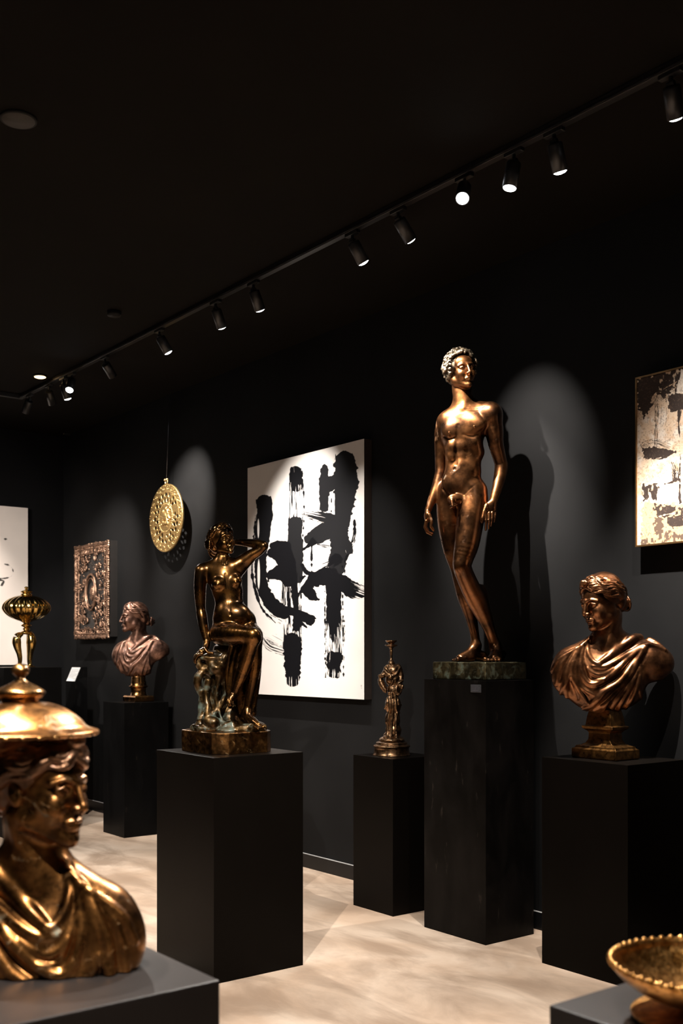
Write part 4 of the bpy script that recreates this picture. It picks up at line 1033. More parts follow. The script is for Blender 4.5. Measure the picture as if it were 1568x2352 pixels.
# ------------------------------------------------------------------ bronze figure candlestick
M['candle_bronze'] = bronze('brown_candlestick_bronze', (.10, .055, .025), (.42, .23, .11), (.24, .38), .10, (.07, .07, .05), 22.0, .2)
def candlestick():
    V = View(-4.838, 4.165, .903, (800, 1440, 3.5636)); u = V.m
    root = empty('candlestick', V.w, YAW); tag(root, 'bronze candlestick shaped as a draped standing figure, on the short slim pedestal', 'candlestick')
    S = Sculpt((-.12, -.11, .03), (.12, .11, .62), .0018)
    P = lambda cx, cy, y=0.0: V(cx, cy, y)
    E = lambda cx, cy, y, rx, ry, rz, k=.008, R=None, sub=False: S.ell(P(cx, cy, y), (rx * u, ry * u, rz * u), k, R, sub)
    Lb = lambda pts, k=.006: S.limb([(P(*a[:3]), a[3] * u) for a in pts], k, 4)
    E(355, 925, 0, 105, 105, 40); E(345, 890, 0, 60, 60, 40)
    E(370, 360, .0, 56, 46, 55); E(365, 430, .0, 62, 52, 60); E(372, 520, .0, 56, 48, 60); E(365, 640, .0, 66, 56, 90); E(362, 760, .0, 62, 54, 100); E(368, 850, .0, 66, 58, 70)
    Lb([(405, 325, .0, 26), (432, 400, -.004, 22), (420, 470, -.02, 20), (436, 490, -.03, 14)])
    Lb([(325, 330, .0, 26), (292, 390, -.02, 26), (256, 400, -.03, 14)]); Lb([(300, 360, -.03, 14), (330, 390, -.045, 14), (350, 410, -.045, 12)])
    Lb([(262, 405, -.01, 14), (270, 460, -.01, 26), (300, 520, -.02, 20)])
    Lb([(352, 300, 0, 26), (350, 285, 0, 20)])
    for pts, r in (([(300, 520), (320, 600), (300, 680), (290, 780)], 12), ([(330, 540), (340, 640), (325, 760), (320, 880)], 11), ([(350, 545), (362, 640), (350, 780), (345, 890)], 10), ([(440, 480), (420, 540), (385, 560), (350, 575)], 12),
                   ([(380, 560), (385, 640), (400, 700), (438, 690)], 12), ([(400, 580), (410, 630), (440, 640)], 10), ([(395, 700), (385, 800), (390, 900)], 10), ([(425, 700), (430, 800), (440, 900)], 10),
                   ([(280, 640), (285, 700), (300, 780)], 12), ([(300, 330), (330, 370), (345, 410)], 9), ([(420, 330), (390, 380), (350, 410), (310, 400)], 9), ([(440, 440), (400, 470), (390, 520), (410, 550)], 10), ([(360, 440), (340, 480), (300, 510)], 9)):
        S.ridge([(P(a, b)[0], P(a, b)[2]) for a, b in pts], r * u, .003)
    for a, b in ((330, 915), (400, 930), (430, 925), (310, 900)): S.ell(P(a, b, -.03), (26 * u, 40 * u, 14 * u), .004)
    S.wobble(.0010, 150, 3)
    link('figure', S.mesh('figure'), M['candle_bronze'], root)
    c = P(353, 1050)[0]; z = lambda cy: max(0.0, P(353, cy)[2]); f = lambda L: curve_prof([(r * u, z(cy)) for r, cy in L], 3)
    lathe('base', [(.02, 0)] + [(152 * u, 0.0)] + f([(155, 1046), (146, 1030), (142, 990), (152, 976), (146, 964), (128, 960), (128, 946), (112, 936), (60, 920)]), M['candle_bronze'], root, loc=(c, 0, 0))
    cs = P(350, 200)[0]
    lathe('socket', f([(26, 300), (22, 285), (12, 265), (10, 235), (14, 200), (12, 185), (20, 168), (46, 156), (52, 150), (46, 144), (22, 140), (34, 128), (46, 118), (47, 110), (36, 110)]), M['candle_bronze'], root, loc=(cs, 0, 0))
candlestick()

# ------------------------------------------------------------------ pierced gold medallion
M['medal'] = gold_mat('old_matt_gold', (.50, .30, .10), (.90, .64, .28), (.34, .5), 120, .6, .002)
def medallion():
    x, z = on_wall(382, 1190, 4.33); R = .285
    root = empty('gold_medallion', (x, 4.33, z)); tag(root, 'pierced round gold medallion hung from a thin wire on the dark wall', 'wall medallion')
    S = Sculpt((-.31, -.03, -.31), (.31, .03, .31), .003); gx = S.ax[0][:, None, None]; gy = S.ax[1][None, :, None]; gz = S.ax[2][None, None, :]
    r = np.sqrt(gx ** 2 + gz ** 2); a = np.arctan2(gz, gx)
    th = .006 + .004 * np.exp(-((r - .275) / .010) ** 2) + .004 * np.exp(-((r - .222) / .006) ** 2) + .004 * np.exp(-((r - .118) / .007) ** 2)
    S.D[:] = (np.maximum(r - R, np.abs(gy) - th)).astype(np.float32) * .8
    rg = random.Random(7)
    for i in range(20):                                    # openwork ring
        t = 2 * math.pi * i / 20 + rg.uniform(-.04, .04)
        for rr, w, h in ((.196, .0185, .021), (.154, .0135, .022)):
            if rg.random() < .10: continue
            tt = t + (math.pi / 20 if rr < .18 else 0); c = (rr * math.cos(tt), 0, rr * math.sin(tt))
            S.ell(c, (h * rg.uniform(.8, 1.15), .05, w * rg.uniform(.75, 1.15)), .003, rot('Y', -math.degrees(tt) + rg.uniform(-25, 25)), True)
    for i in range(22):                                    # scrolls on the border
        t = 2 * math.pi * i / 22; c = np.array((.248 * math.cos(t), -.008, .248 * math.sin(t)))
        S.limb([(c + .013 * np.array((math.cos(q + t), 0, math.sin(q + t))), .0036) for q in np.linspace(0, 4.5, 8)], .002)
        S.ball((.268 * math.cos(t + .14), -.011, .268 * math.sin(t + .14)), .0042, .002)
    for i in range(40):
        t = 2 * math.pi * i / 40; S.ball((.118 * math.cos(t), -.010, .118 * math.sin(t)), .0045, .002)
    # raised middle: a small rider-like relief of plain rounded forms
    for c, q, ang in (((-.01, .02), (.050, .020, .034), 20), ((.035, .050), (.020, .016, .030), -30), ((-.05, .0), (.018, .014, .040), 10), ((.03, -.02), (.016, .014, .045), -15), ((-.02, -.045), (.045, .014, .014), 5), ((.01, .075), (.018, .014, .018), 0), ((.055, .005), (.03, .012, .010), 40), ((-.055, .05), (.03, .012, .010), -40)):
        S.ell((c[0], -.008, c[1]), q, .006, rot('Y', ang))
    for i in range(14): S.ell((rg.uniform(-.08, .08), -.004, rg.uniform(-.09, .09)), (.007, .012, .010), .002, rot('Y', rg.uniform(0, 180)), True)
    for i in range(90):
        t = rg.uniform(0, 6.28); q = rg.uniform(.05, .28); S.ball((q * math.cos(t), -.012, q * math.sin(t)), rg.uniform(.002, .004), .002)
    link('disc', S.mesh('disc'), M['medal'], root)
    bm = bmesh.new(); tube_bm(bm, [(.020 * math.cos(t), 0, R + .018 + .022 * math.sin(t)) for t in np.linspace(0, 6.2832, 20)], .006, 10)
    for s in (-.012, .012): bmesh.ops.create_icosphere(bm, subdivisions=2, radius=.012, matrix=Matrix.Translation((s * 1.4, -.004, R + .036)))
    finish(bm, 'hanging_loop', M['medal'], root, smooth=True)
    bm = bmesh.new(); tube_bm(bm, [(0, 0, R + .036), (0, .02, CEIL - z - .3), (0, .04, CEIL - z)], .0016, 6)
    finish(bm, 'wire', M['steel_dark'], root, smooth=True)
    bm = bmesh.new(); tube_bm(bm, [(0, .0, 0), (0, WALL_Y - 4.33, 0)], .012, 12); finish(bm, 'wall_mount', M['black'], root)
medallion()

# ------------------------------------------------------------------ carved ornate panel
M['carved'] = bronze('pinkish_carved_bronze', (.10, .058, .040), (.55, .33, .22), (.38, .55), .0, (0, 0, 0), 22.0, .4, coat=.1)
M['panel_back'] = plain('dark_panel_back', (.012, .010, .009), .5)
def ornate_panel():
    x0, _ = on_wall(173, 1240, 4.36); x1, z1 = on_wall(252, 1240, 4.36); _, z0 = on_wall(252, 1467, 4.36)
    w, h = x1 - x0, z1 - z0; cx, cz = (x0 + x1) / 2, (z0 + z1) / 2
    root = empty('carved_panel', (cx, 4.36, cz)); tag(root, 'tall carved openwork metal panel with an oval boss, left of the gold medallion', 'wall relief')
    S = Sculpt((-w / 2 - .03, -.03, -h / 2 - .03), (w / 2 + .03, .03, h / 2 + .03), .0034)
    rg = random.Random(12)
    for i in range(46):                                    # lumpy edge
        for s in (-1, 1):
            S.ball((s * (w / 2 - .012) + rg.uniform(-.006, .006), -.006, -h / 2 + h * (i + .5) / 46), rg.uniform(.009, .014), .003)
            if i < 38: S.ball((-w / 2 + w * (i + .5) / 38, -.006, s * (h / 2 - .012) + rg.uniform(-.006, .006)), rg.uniform(.009, .013), .003)
    for e, q in ((.022, .013), (.052, .008), (.095, .009)):    # nested borders
        for s_ in (-1, 1):
            S.limb([((s_ * (w / 2 - e), -.004 + .003 * math.sin(z * 40), z), q * rg.uniform(.8, 1.2)) for z in np.linspace(-h / 2 + e, h / 2 - e, 26)], .003)
            S.limb([((x, -.004, s_ * (h / 2 - e)), q * rg.uniform(.8, 1.2)) for x in np.linspace(-w / 2 + e, w / 2 - e, 22)], .003)
    for i in range(34):                                    # cross pieces and knots between the borders
        for s_ in (-1, 1):
            z = -h / 2 + .03 + (h - .06) * i / 33; S.limb([((s_ * (w / 2 - .02), -.004, z), .006), ((s_ * (w / 2 - .095), -.004, z + rg.uniform(-.03, .03)), .006)], .003)
            if i < 27: x = -w / 2 + .03 + (w - .06) * i / 26; S.limb([((x, -.004, s_ * (h / 2 - .02)), .006), ((x + rg.uniform(-.02, .02), -.004, s_ * (h / 2 - .095)), .006)], .003)
    for R_, q in ((1.0, .012), (.78, .007)):               # oval boss
        S.limb([((.115 * R_ * math.cos(t), -.014, -.01 + .170 * R_ * math.sin(t)), q) for t in np.linspace(0, 6.2832, 40)], .004)
    S.ell((.012, -.002, -.02), (.040, .018, .075), .006)
    for q_ in range(7): S.limb([((.012 + .03 * math.cos(q_), -.014, -.02 + .05 * math.sin(q_)), .006), ((.012, -.018, -.03), .006)], .003)
    for s in (-1, 1):                                      # scrolls
        for k in range(26):
            c = np.array((s * rg.uniform(.05, w / 2 - .13), -.010, rg.uniform(-h / 2 + .13, h / 2 - .13)))
            if abs(c[0]) < .13 and abs(c[2]) < .19: c[2] += .26 * (1 if c[2] > 0 else -1)
            a0 = rg.uniform(0, 6.28); S.limb([(c + rg.uniform(.03, .05) * .9 * (1 - q / 14) * np.array((math.cos(a0 + q * .55), 0, math.sin(a0 + q * .55))), .0085 - .0004 * q) for q in range(11)], .003)
    for i in range(330):
        c = (rg.uniform(-w / 2 + .02, w / 2 - .02), -.010, rg.uniform(-h / 2 + .02, h / 2 - .02))
        if (c[0] / .085) ** 2 + ((c[2] + .01) / .13) ** 2 < 1: continue
        S.ball(c, rg.uniform(.0035, .0085), .003)
    link('relief', S.mesh('relief'), M['carved'], root)
    bm = bmesh.new(); box_bm(bm, -w / 2 + .02, w / 2 - .002, .004, WALL_Y - 4.36 - .0012, -h / 2 + .02, h / 2 - .002); finish(bm, 'mounting_board', M['panel_back'], root)
ornate_panel()
# ------------------------------------------------------------------ paintings: colour laid on a dense canvas
def vnoise(x, y, seed=0):
    "smooth value noise on arrays"
    rg = np.random.RandomState(seed); T = rg.rand(256, 256)
    xi = np.floor(x).astype(int); yi = np.floor(y).astype(int); fx = x - xi; fy = y - yi
    fx = fx * fx * (3 - 2 * fx); fy = fy * fy * (3 - 2 * fy); a = T[xi % 256, yi % 256]; b = T[(xi + 1) % 256, yi % 256]; c = T[xi % 256, (yi + 1) % 256]; d = T[(xi + 1) % 256, (yi + 1) % 256]
    return (a * (1 - fx) + b * fx) * (1 - fy) + (c * (1 - fx) + d * fx) * fy
def fbm(x, y, seed=0, o=4):
    s, A, t = 0, 1.0, 0
    for i in range(o): s = s + A * vnoise(x * 2 ** i, y * 2 ** i, seed + i); t += A; A *= .5
    return s / t
class Canvas:
    "a grid of paint; gu, gv hold the drawing coordinates of every grid point"
    def __init__(s, nx, nz, gu, gv, base): s.nx, s.nz, s.u, s.v = nx, nz, gu, gv; s.c = np.ones((nx, nz, 3)) * np.array(base)
    def lay(s, mask, col): m = np.clip(mask, 0, 1)[..., None]; s.c = s.c * (1 - m) + np.array(col) * m
    def stroke(s, pts, hw, col, dry=0.0, seed=0, fr=.16, rag=6):
        "a loaded brush drawn through pts; dry opens it into bristle streaks"
        P = np.array(curve_prof([tuple(p) for p in pts], 8), float) if len(pts) > 2 else np.array(pts, float)
        n = len(P); H = np.interp(np.linspace(0, 1, n), np.linspace(0, 1, len(hw)), hw) if isinstance(hw, (list, tuple)) else np.full(n, float(hw))
        Dr = np.interp(np.linspace(0, 1, n), np.linspace(0, 1, len(dry)), dry) if isinstance(dry, (list, tuple)) else np.full(n, float(dry))
        L = np.concatenate([[0], np.cumsum(np.hypot(*np.diff(P, axis=0).T))]); M_ = H.max() + rag + 2
        sel = (s.u > P[:, 0].min() - M_) & (s.u < P[:, 0].max() + M_) & (s.v > P[:, 1].min() - M_) & (s.v < P[:, 1].max() + M_)
        U, W = s.u[sel], s.v[sel]; best = np.full(U.shape, 1e9); al = np.zeros(U.shape); ac = np.zeros(U.shape); hh = np.ones(U.shape); dd = np.zeros(U.shape)
        for i in range(n - 1):
            a, b = P[i], P[i + 1]; d = b - a; q = max(d @ d, 1e-9); t0 = ((U - a[0]) * d[0] + (W - a[1]) * d[1]) / q
            t = np.clip(t0, 0, 1); e = np.hypot(U - a[0] - t * d[0], W - a[1] - t * d[1]); sg = ((U - a[0]) * d[1] - (W - a[1]) * d[0]) / math.sqrt(q)
            for end, ov in ((0, -t0), (n - 2, t0 - 1)):
                if i == end:
                    lim = H[i] * (.15 + .75 * vnoise(sg * .10 + 30, sg * 0 + i, seed + 5) ** 1.5); e = np.where(ov > 0, np.where(ov * math.sqrt(q) < lim, np.abs(sg) + np.maximum(0, ov * math.sqrt(q) - lim * .6) * .5, 1e3), e)
            m = e < best; best[m] = e[m]; al[m] = (L[i] + t * (L[i + 1] - L[i]))[m]; ac[m] = sg[m]; hh[m] = (H[i] + t * (H[i + 1] - H[i]))[m]; dd[m] = (Dr[i] + t * (Dr[i + 1] - Dr[i]))[m]
        edge = hh + rag * (vnoise(al * .05 + seed, ac * .02 + 7, seed) - .5) * 2 + rag * .5 * (vnoise(al * .22, ac * .1, seed + 1) - .5)
        inside = np.clip((edge - best) / 2.5, 0, 1)
        br = .62 * vnoise(ac * fr + 50, al * .006 + seed, seed + 2) + .38 * vnoise(ac * fr * 2.7 + 90, al * .02, seed + 3)
        wet = np.clip((br - dd * .95) / .06 + .5, 0, 1); wet[dd <= .02] = 1
        m = np.zeros(s.u.shape); m[sel] = inside * wet; s.lay(m, col)
    def poly(s, pts, col, rag=5, seed=0, thr=None):
        P = np.array(pts, float); U = s.u + rag * (vnoise(s.u * .05, s.v * .05, seed) - .5) * 2; W = s.v + rag * (vnoise(s.u * .05 + 40, s.v * .05, seed + 1) - .5) * 2
        ins = np.zeros(U.shape, bool); j = len(P) - 1
        for i in range(len(P)):
            xi, yi = P[i]; xj, yj = P[j]; c = ((yi > W) != (yj > W)) & (U < (xj - xi) * (W - yi) / ((yj - yi) or 1e-9) + xi); ins ^= c; j = i
        m = ins.astype(float)
        if thr is not None: m = m * np.clip((fbm(s.u * .035, s.v * .02, seed + 9) - thr) / .08, 0, 1)
        s.lay(m, col)
def canvas_mesh(name, cv, w, h, mat, parent, y=0.0, axis='X'):
    nx, nz = cv.nx, cv.nz; a = np.linspace(-w / 2, w / 2, nx); b = np.linspace(-h / 2, h / 2, nz); A, B_ = np.meshgrid(a, b, indexing='ij')
    V = np.stack([A, np.full_like(A, y), B_] if axis == 'X' else [np.full_like(A, y), A, B_], -1).reshape(-1, 3)
    i, j = np.meshgrid(np.arange(nx - 1), np.arange(nz - 1), indexing='ij'); q = (i * nz + j).ravel()
    F = np.stack([q, q + nz, q + nz + 1, q + 1], 1); me = raw_mesh(name, V, F, False)
    ca = me.color_attributes.new('paint', 'FLOAT_COLOR', 'POINT'); C4 = np.ones((nx * nz, 4), np.float32); C4[:, :3] = cv.c.reshape(-1, 3)
    ca.data.foreach_set('color', C4.ravel()); return link(name, me, mat, parent)
M['paint'] = painted('painted_canvas', 'paint', .55, .15)
M['canvas_side'] = plain('dark_canvas_edge', (.035, .022, .016), .7)
M['copper_frame'] = plain('thin_copper_frame', (.62, .36, .16), .35, 1.0, nscale=14, var=.3)
def grid_on(x0, x1, z0, z1, y, nx, nz, crop):
    "drawing coordinates of the points of a canvas on the right-hand wall"
    X, Z_ = np.meshgrid(np.linspace(x0, x1, nx), np.linspace(z0, z1, nz), indexing='ij'); px, py = project(X, y, Z_)
    return (px - crop[0]) * crop[2], (py - crop[1]) * crop[2]

def calligraphic_painting():
    y = 4.375; x0, _ = on_wall(568.5, 1072, y); x1, z1 = on_wall(836, 1007.5, y); _, z0 = on_wall(838, 1607, y)
    root = empty('abstract_painting', ((x0 + x1) / 2, y, (z0 + z1) / 2)); tag(root, 'large white canvas with bold black brush strokes, behind the seated bronze', 'painting')
    w, h = x1 - x0, z1 - z0; nx, nz = 620, 760; gu, gv = grid_on(x0, x1, z0, z1, y, nx, nz, (540, 990, 3.618))
    cv = Canvas(nx, nz, gu, gv, (.70, .66, .625)); f = fbm(gu * .006, gv * .006, 3)[..., None]; cv.c *= .95 + .08 * f
    K = (.005, .005, .006); K2 = (.012, .012, .013); st = cv.stroke
    st([(240, 590), (245, 700), (222, 900), (210, 1100), (222, 1280), (290, 1420), (390, 1500), (470, 1500), (560, 1540), (625, 1570)], [66, 68, 62, 50, 52, 60, 62, 34, 42, 48], K, 0, 1)
    st([(200, 640), (168, 830), (148, 1000), (142, 1200), (190, 1400), (240, 1500), (330, 1590)], 12, K, [.2, .45, .3, .1, .1, .5], 2)
    st([(170, 700), (150, 880)], 5, K, .4, 3); st([(290, 1540), (380, 1590)], 16, K, .6, 4)
    cv.lay(np.clip(1 - np.hypot((gu - 195) / 12, (gv - 1190) / 130), 0, 1) * 6, (.72, .69, .65)); cv.lay(np.clip(1 - np.hypot((gu - 192) / 9, (gv - 810) / 85), 0, 1) * 6, (.74, .71, .67))
    st([(500, 335), (505, 400), (508, 450)], [52, 60, 60], K, [.1, .1, .5], 5); st([(508, 420), (506, 560), (502, 700), (498, 800)], 60, K, [.5, .64, .62, .2], 6)
    st([(555, 330), (568, 500), (572, 700), (560, 900), (556, 1080)], 5, K, .1, 7)
    st([(498, 760), (496, 900), (505, 1050), (520, 1240)], [60, 62, 62, 36], K2, 0, 8)
    st([(430, 960), (470, 1100), (490, 1300), (505, 1480), (508, 1650)], [26, 34, 30, 26, 34], K, 0, 9)
    st([(465, 1220), (462, 1400), (472, 1600), (476, 1760)], [78, 80, 78, 78], K, [.55, .55, .6, .4], 10)
    st([(478, 1750), (478, 1850), (480, 2000), (482, 2080)], [76, 78, 68, 50], K, [0, 0, 0, .3], 11, rag=12)
    st([(545, 1300), (548, 1500), (545, 1800)], 5, K, .2, 12)
    st([(310, 955), (360, 950), (430, 960)], [24, 40, 46], K, 0, 13); st([(300, 1010), (370, 1040), (430, 1110)], [40, 62, 60], K, 0, 14)
    st([(280, 1195), (340, 1180), (410, 1180), (450, 1240)], [34, 56, 84, 60], K, 0, 15); st([(275, 1250), (270, 1200)], 12, K, 0, 16)
    cv.poly([(262, 1080), (300, 1085), (335, 1125), (285, 1160), (266, 1180)], (.75, .72, .68), 4, 2)
    st([(908, 240), (925, 400), (905, 560), (890, 700), (870, 850), (855, 1000), (842, 1150)], [84, 104, 96, 76, 74, 72, 78], K2, 0, 17, rag=14)
    st([(745, 300), (735, 430), (742, 560), (742, 640)], [30, 42, 46, 40], K2, 0, 18); st([(760, 460), (830, 420), (880, 400)], 60, K2, 0, 19)
    cv.poly([(775, 545), (800, 520), (828, 520), (826, 695), (776, 690)], (.74, .71, .67), 3, 4); st([(800, 545), (798, 690)], 4, K, 0, 20)
    st([(575, 690), (660, 705), (760, 730), (850, 770)], [26, 40, 54, 60], K2, [.62, .45, .2, 0], 21)
    st([(860, 790), (760, 830), (680, 870), (610, 900)], [60, 74, 70, 40], K2, 0, 22); st([(650, 920), (600, 960), (555, 990)], [34, 12, 7], K, 0, 23)
    st([(990, 735), (990, 830), (965, 930), (945, 990)], [8, 14, 12, 22], K, [0, .35, .3, 0], 24); st([(1005, 780), (985, 920), (930, 1040), (908, 1095)], [4, 7, 14, 6], K, [.1, .4, .3, .1], 25)
    st([(900, 860), (940, 950), (950, 1000)], [24, 34, 30], K2, 0, 26); st([(700, 1140), (780, 1110), (850, 1060)], [14, 40, 50], K, [.75, .5, 0], 27); st([(690, 950), (800, 960)], 14, K, .6, 28)
    st([(636, 950), (634, 1060), (636, 1190)], 7, K, 0, 29); st([(660, 960), (662, 1030)], 3, K, .2, 30)
    st([(555, 1110), (590, 1170), (660, 1190), (740, 1165), (820, 1180)], [16, 24, 22, 30, 40], K, 0, 31); st([(545, 1230), (580, 1205)], 14, K, 0, 32)
    st([(505, 1375), (570, 1310), (640, 1250), (740, 1225), (860, 1250), (960, 1310), (1030, 1340)], [12, 28, 54, 66, 66, 74, 66], K, [0, 0, 0, 0, 0, .1, .5], 33, rag=10)
    st([(610, 1330), (640, 1370), (690, 1395)], [50, 46, 14], K, 0, 34); cv.poly([(690, 1390), (675, 1360), (705, 1320), (740, 1318), (745, 1400)], (.75, .72, .68), 4, 6)
    st([(818, 1300), (820, 1400), (818, 1560)], [68, 64, 62], K, 0, 35); st([(818, 1540), (824, 1700), (826, 1900)], [66, 70, 72], K, [.25, .58, .52], 36)
    st([(800, 1480), (808, 1700), (812, 1760)], [40, 20, 6], K, 0, 37); st([(828, 1890), (822, 1950), (818, 2010)], [66, 62, 50], K, [.15, .1, .5], 38, rag=14)
    for q, (a, b, c, d) in enumerate(((745, 1330, 745, 1900), (890, 1120, 882, 1300), (892, 1360, 900, 2040), (757, 1550, 750, 2050), (905, 1560, 905, 1750))): st([(a, b), (c, d)], 4, K, .25, 40 + q)
    st([(185, 1640), (270, 1700), (400, 1770)], [10, 40, 44], K, .78, 50, fr=.30); st([(225, 1720), (290, 1790), (400, 1830)], [14, 36, 36], K, [.6, .5, .6], 51, fr=.30)
    st([(540, 1590), (600, 1640), (570, 1660)], [20, 8, 3], K, 0, 52)
    st([(1046, 2112), (1050, 2140)], 4, (.35, .33, .32), .3, 53)
    canvas_mesh('canvas', cv, w, h, M['paint'], root)
    bm = bmesh.new(); box_bm(bm, -w / 2, w / 2, .001, WALL_Y - y - .0012, -h / 2, h / 2); finish(bm, 'stretcher_frame', M['canvas_side'], root)
calligraphic_painting()

def brown_painting():
    y = 4.37; x0, z1 = on_wall(1463, 871, y); _, z0 = on_wall(1471, 1252, y); w, h = 1.10, z1 - z0; x1 = x0 + w
    root = empty('abstract_painting', ((x0 + x1) / 2, y, (z0 + z1) / 2)); tag(root, 'beige and dark brown abstract painting in a thin copper frame, cut by the right edge', 'painting')
    nx, nz = 560, 420; gu, gv = grid_on(x0, x1, z0, z1, y, nx, nz, (1430, 820, 4.61))
    gv0 = gv; n = fbm(gu * .012, gv * .012, 21); m = fbm(gu * .03 + 9, gv * .02, 31)
    cv = Canvas(nx, nz, gu, gv, (.66, .50, .36)); cv.lay(np.clip((n - .45) * 4, 0, 1), (.74, .64, .54)); cv.lay(np.clip((.42 - m) * 6, 0, 1) * .6, (.50, .30, .17))
    D = (.045, .033, .028); D2 = (.11, .075, .055)
    cv.poly([(150, 200), (660, 90), (620, 300), (560, 420), (520, 330), (480, 420), (420, 430), (380, 400), (300, 420), (280, 600), (240, 620), (190, 560), (160, 540)], D, 26, 61, .36)
    cv.poly([(150, 240), (380, 200), (400, 320), (330, 420), (290, 560), (230, 640), (160, 540)], D, 30, 63)
    cv.poly([(490, 410), (520, 395), (900, 380), (900, 540), (620, 560), (500, 580), (475, 520)], D, 12, 64); cv.poly([(560, 380), (620, 130), (900, 60), (900, 380)], (.70, .60, .50), 12, 65)
    cv.poly([(300, 420), (340, 400), (360, 640), (380, 860), (280, 860), (270, 640)], (.62, .45, .32), 14, 66, .42)
    for q, (pts, hw, dr) in enumerate((([(350, 420), (360, 600), (350, 780), (345, 950)], 26, .62), ([(420, 420), (440, 560), (430, 700)], 40, .70), ([(600, 560), (590, 700), (602, 850)], [24, 12, 5], [.4, .1, 0]), ([(500, 420), (520, 560)], 18, .5))): cv.stroke(pts, hw, D, dr, 70 + q, fr=.25)
    cv.stroke([(210, 930), (340, 900), (470, 950)], 40, D, .66, 75, fr=.4); cv.poly([(205, 960), (330, 950), (500, 975), (570, 1010), (450, 1070), (220, 1070)], D, 14, 76); cv.stroke([(230, 1075), (410, 1080)], 4, D, .1, 77)
    cv.stroke([(420, 990), (530, 1000), (605, 1035), (602, 1180), (605, 1300), (600, 1420), (600, 1540)], [5, 6, 5, 7, 7, 10, 26], D, 0, 78); cv.stroke([(520, 1120), (550, 1200), (560, 1290)], [14, 40, 44], D, [.6, .45, .3], 79, fr=.3)
    cv.stroke([(440, 1345), (520, 1325), (570, 1290)], [6, 12, 16], D, .1, 80); cv.poly([(195, 1350), (360, 1345), (390, 1420), (360, 1540), (290, 1500), (210, 1540)], D, 26, 81, .36)
    cv.poly([(370, 1400), (590, 1340), (590, 1580), (470, 1590), (360, 1540)], (.74, .67, .60), 8, 82)
    cv.poly([(200, 1540), (340, 1540), (700, 1560), (900, 1500), (900, 2100), (200, 2100)], (.55, .35, .20), 26, 83); cv.poly([(330, 1560), (640, 1600), (640, 1660), (400, 1700), (340, 1680)], D, 24, 84, .34)
    cv.poly([(470, 1700), (640, 1670), (650, 1790), (530, 1810), (470, 1760)], D, 18, 85); cv.poly([(340, 1720), (400, 1690), (440, 1830), (330, 1880)], D2, 30, 86); cv.poly([(200, 1880), (900, 1800), (900, 2100), (200, 2100)], D2, 30, 87, .48)
    cv.stroke([(380, 1690), (470, 1665), (580, 1655)], 5, (.75, .58, .40), .1, 88); cv.stroke([(430, 340), (500, 300), (570, 260)], 7, (.66, .46, .30), .4, 89)
    cv.poly([(640, 600), (900, 650), (1300, 500), (1300, 1100), (760, 1000)], D, 40, 90, .45); cv.stroke([(700, 1200), (1000, 1300), (1400, 1100)], 60, D, .45, 91); cv.stroke([(900, 300), (1100, 900), (1050, 1700)], 70, D, .5, 92)
    cv.lay(np.clip((fbm(gu * .08, gv * .08, 95, 3) - .62) * 8, 0, 1) * .55, D2)
    canvas_mesh('canvas', cv, w, h, M['paint'], root)
    bm = bmesh.new(); box_bm(bm, -w / 2, w / 2, .001, WALL_Y - y - .0012, -h / 2, h / 2); finish(bm, 'backing', M['canvas_side'], root)
    bm = bmesh.new(); e = .008
    for a, b, c, d in ((-w / 2 - e, w / 2 + e, h / 2, h / 2 + e), (-w / 2 - e, w / 2 + e, -h / 2 - e, -h / 2), (-w / 2 - e, -w / 2, -h / 2, h / 2), (w / 2, w / 2 + e, -h / 2, h / 2)): box_bm(bm, a, b, -.006, .03, c, d)
    finish(bm, 'frame', M['copper_frame'], root)
brown_painting()

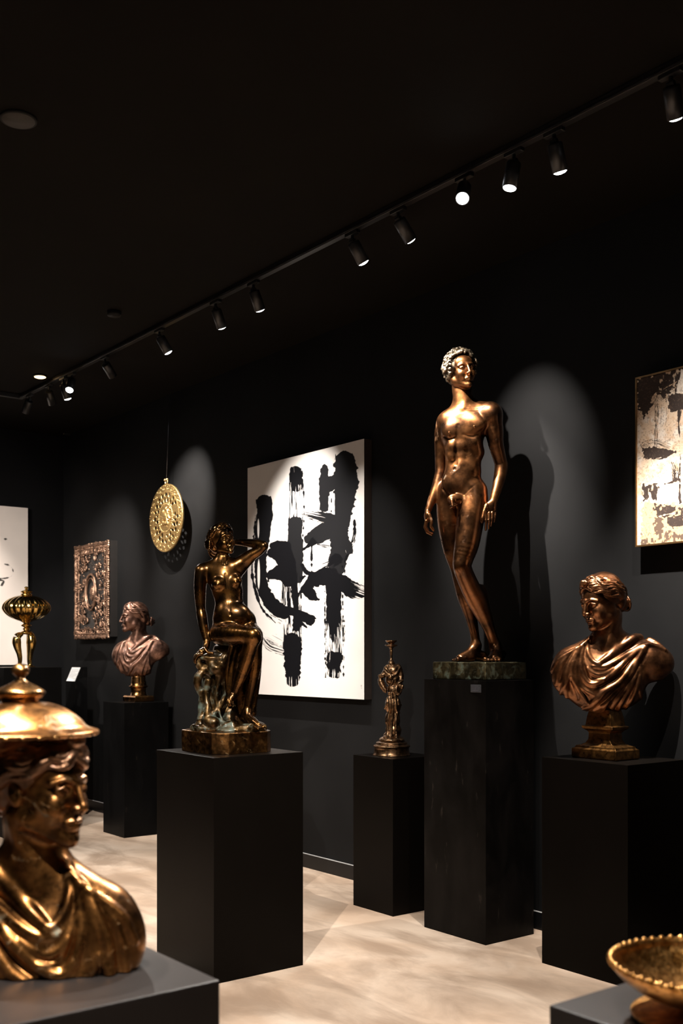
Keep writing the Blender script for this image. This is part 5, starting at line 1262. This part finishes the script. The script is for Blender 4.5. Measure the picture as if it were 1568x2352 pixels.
def drawing():
    # pale canvas on the far wall, seen at the left edge
    t = (64 - 784) / FPX; d = (END_X + .04) / (VX + t * RX); y1 = d * (VY + t * RY); z1 = CAM_H + (HORIZON - 1167) / FPX * d; z0 = CAM_H + (HORIZON - 1527) / FPX * d
    w = 1.30; y0 = y1 - w; h = z1 - z0; root = empty('abstract_painting', (END_X + .04, (y0 + y1) / 2, (z0 + z1) / 2)); tag(root, 'pale canvas with a few thin dark lines on the far wall, behind the golden cup', 'painting')
    nx, nz = 300, 300; Yg, Zg = np.meshgrid(np.linspace(y0, y1, nx), np.linspace(z0, z1, nz), indexing='ij'); px, py = project(END_X + .04, Yg, Zg)
    gu, gv = px * 3.267, (py - 1080) * 3.267; cv = Canvas(nx, nz, gu, gv, (.70, .62, .56)); cv.c *= .95 + .08 * fbm(gu * .01, gv * .01, 5)[..., None]; K = (.05, .045, .04)
    for q, (pts, hw) in enumerate((([(-60, 520), (0, 515), (60, 518), (92, 524)], 3.5), ([(-80, 690), (0, 700), (70, 715), (98, 755), (85, 795), (30, 812), (-30, 810)], 3), ([(-20, 820), (26, 832), (12, 864)], 8), ([(-90, 860), (10, 866)], 6), ([(-300, 300), (-200, 600), (-120, 700)], 5))): cv.stroke(pts, hw, K, .15, 100 + q)
    canvas_mesh('canvas', cv, w, h, M['paint'], root, axis='Y')
    bm = bmesh.new(); box_bm(bm, -.0388, -.001, -w / 2, w / 2, -h / 2, h / 2); finish(bm, 'stretcher_frame', M['canvas_side'], root)
drawing()
# ------------------------------------------------------------------ camera, world, colour
cd = bpy.data.cameras.new('camera'); co = bpy.data.objects.new('camera', cd); COL.objects.link(co)
co.location = (0, 0, CAM_H); co.rotation_euler = (math.pi / 2, 0, YAW)
cd.sensor_fit = 'HORIZONTAL'; cd.sensor_width = 36; cd.lens = FPX / 1568 * 36; cd.shift_x = 0
cd.shift_y = (HORIZON - 1176) / 1568
cd.clip_start = .05; cd.dof.use_dof = True; cd.dof.focus_distance = 5.9; cd.dof.aperture_fstop = 4.5
scene.camera = co
w = bpy.data.worlds.new('world'); scene.world = w; w.use_nodes = True
w.node_tree.nodes['Background'].inputs[0].default_value = (0, 0, 0, 1)
scene.view_settings.view_transform = 'Standard'; scene.view_settings.look = 'None'
scene.view_settings.gamma = 1; scene.view_settings.exposure = 0.0; scene.view_settings.use_curve_mapping = False
scene.cycles.max_bounces = 6; scene.cycles.diffuse_bounces = 4; scene.cycles.glossy_bounces = 4
scene.cycles.use_denoising = True; scene.cycles.caustics_reflective = False; scene.cycles.caustics_refractive = False
scene.cycles.sample_clamp_indirect = 4.0
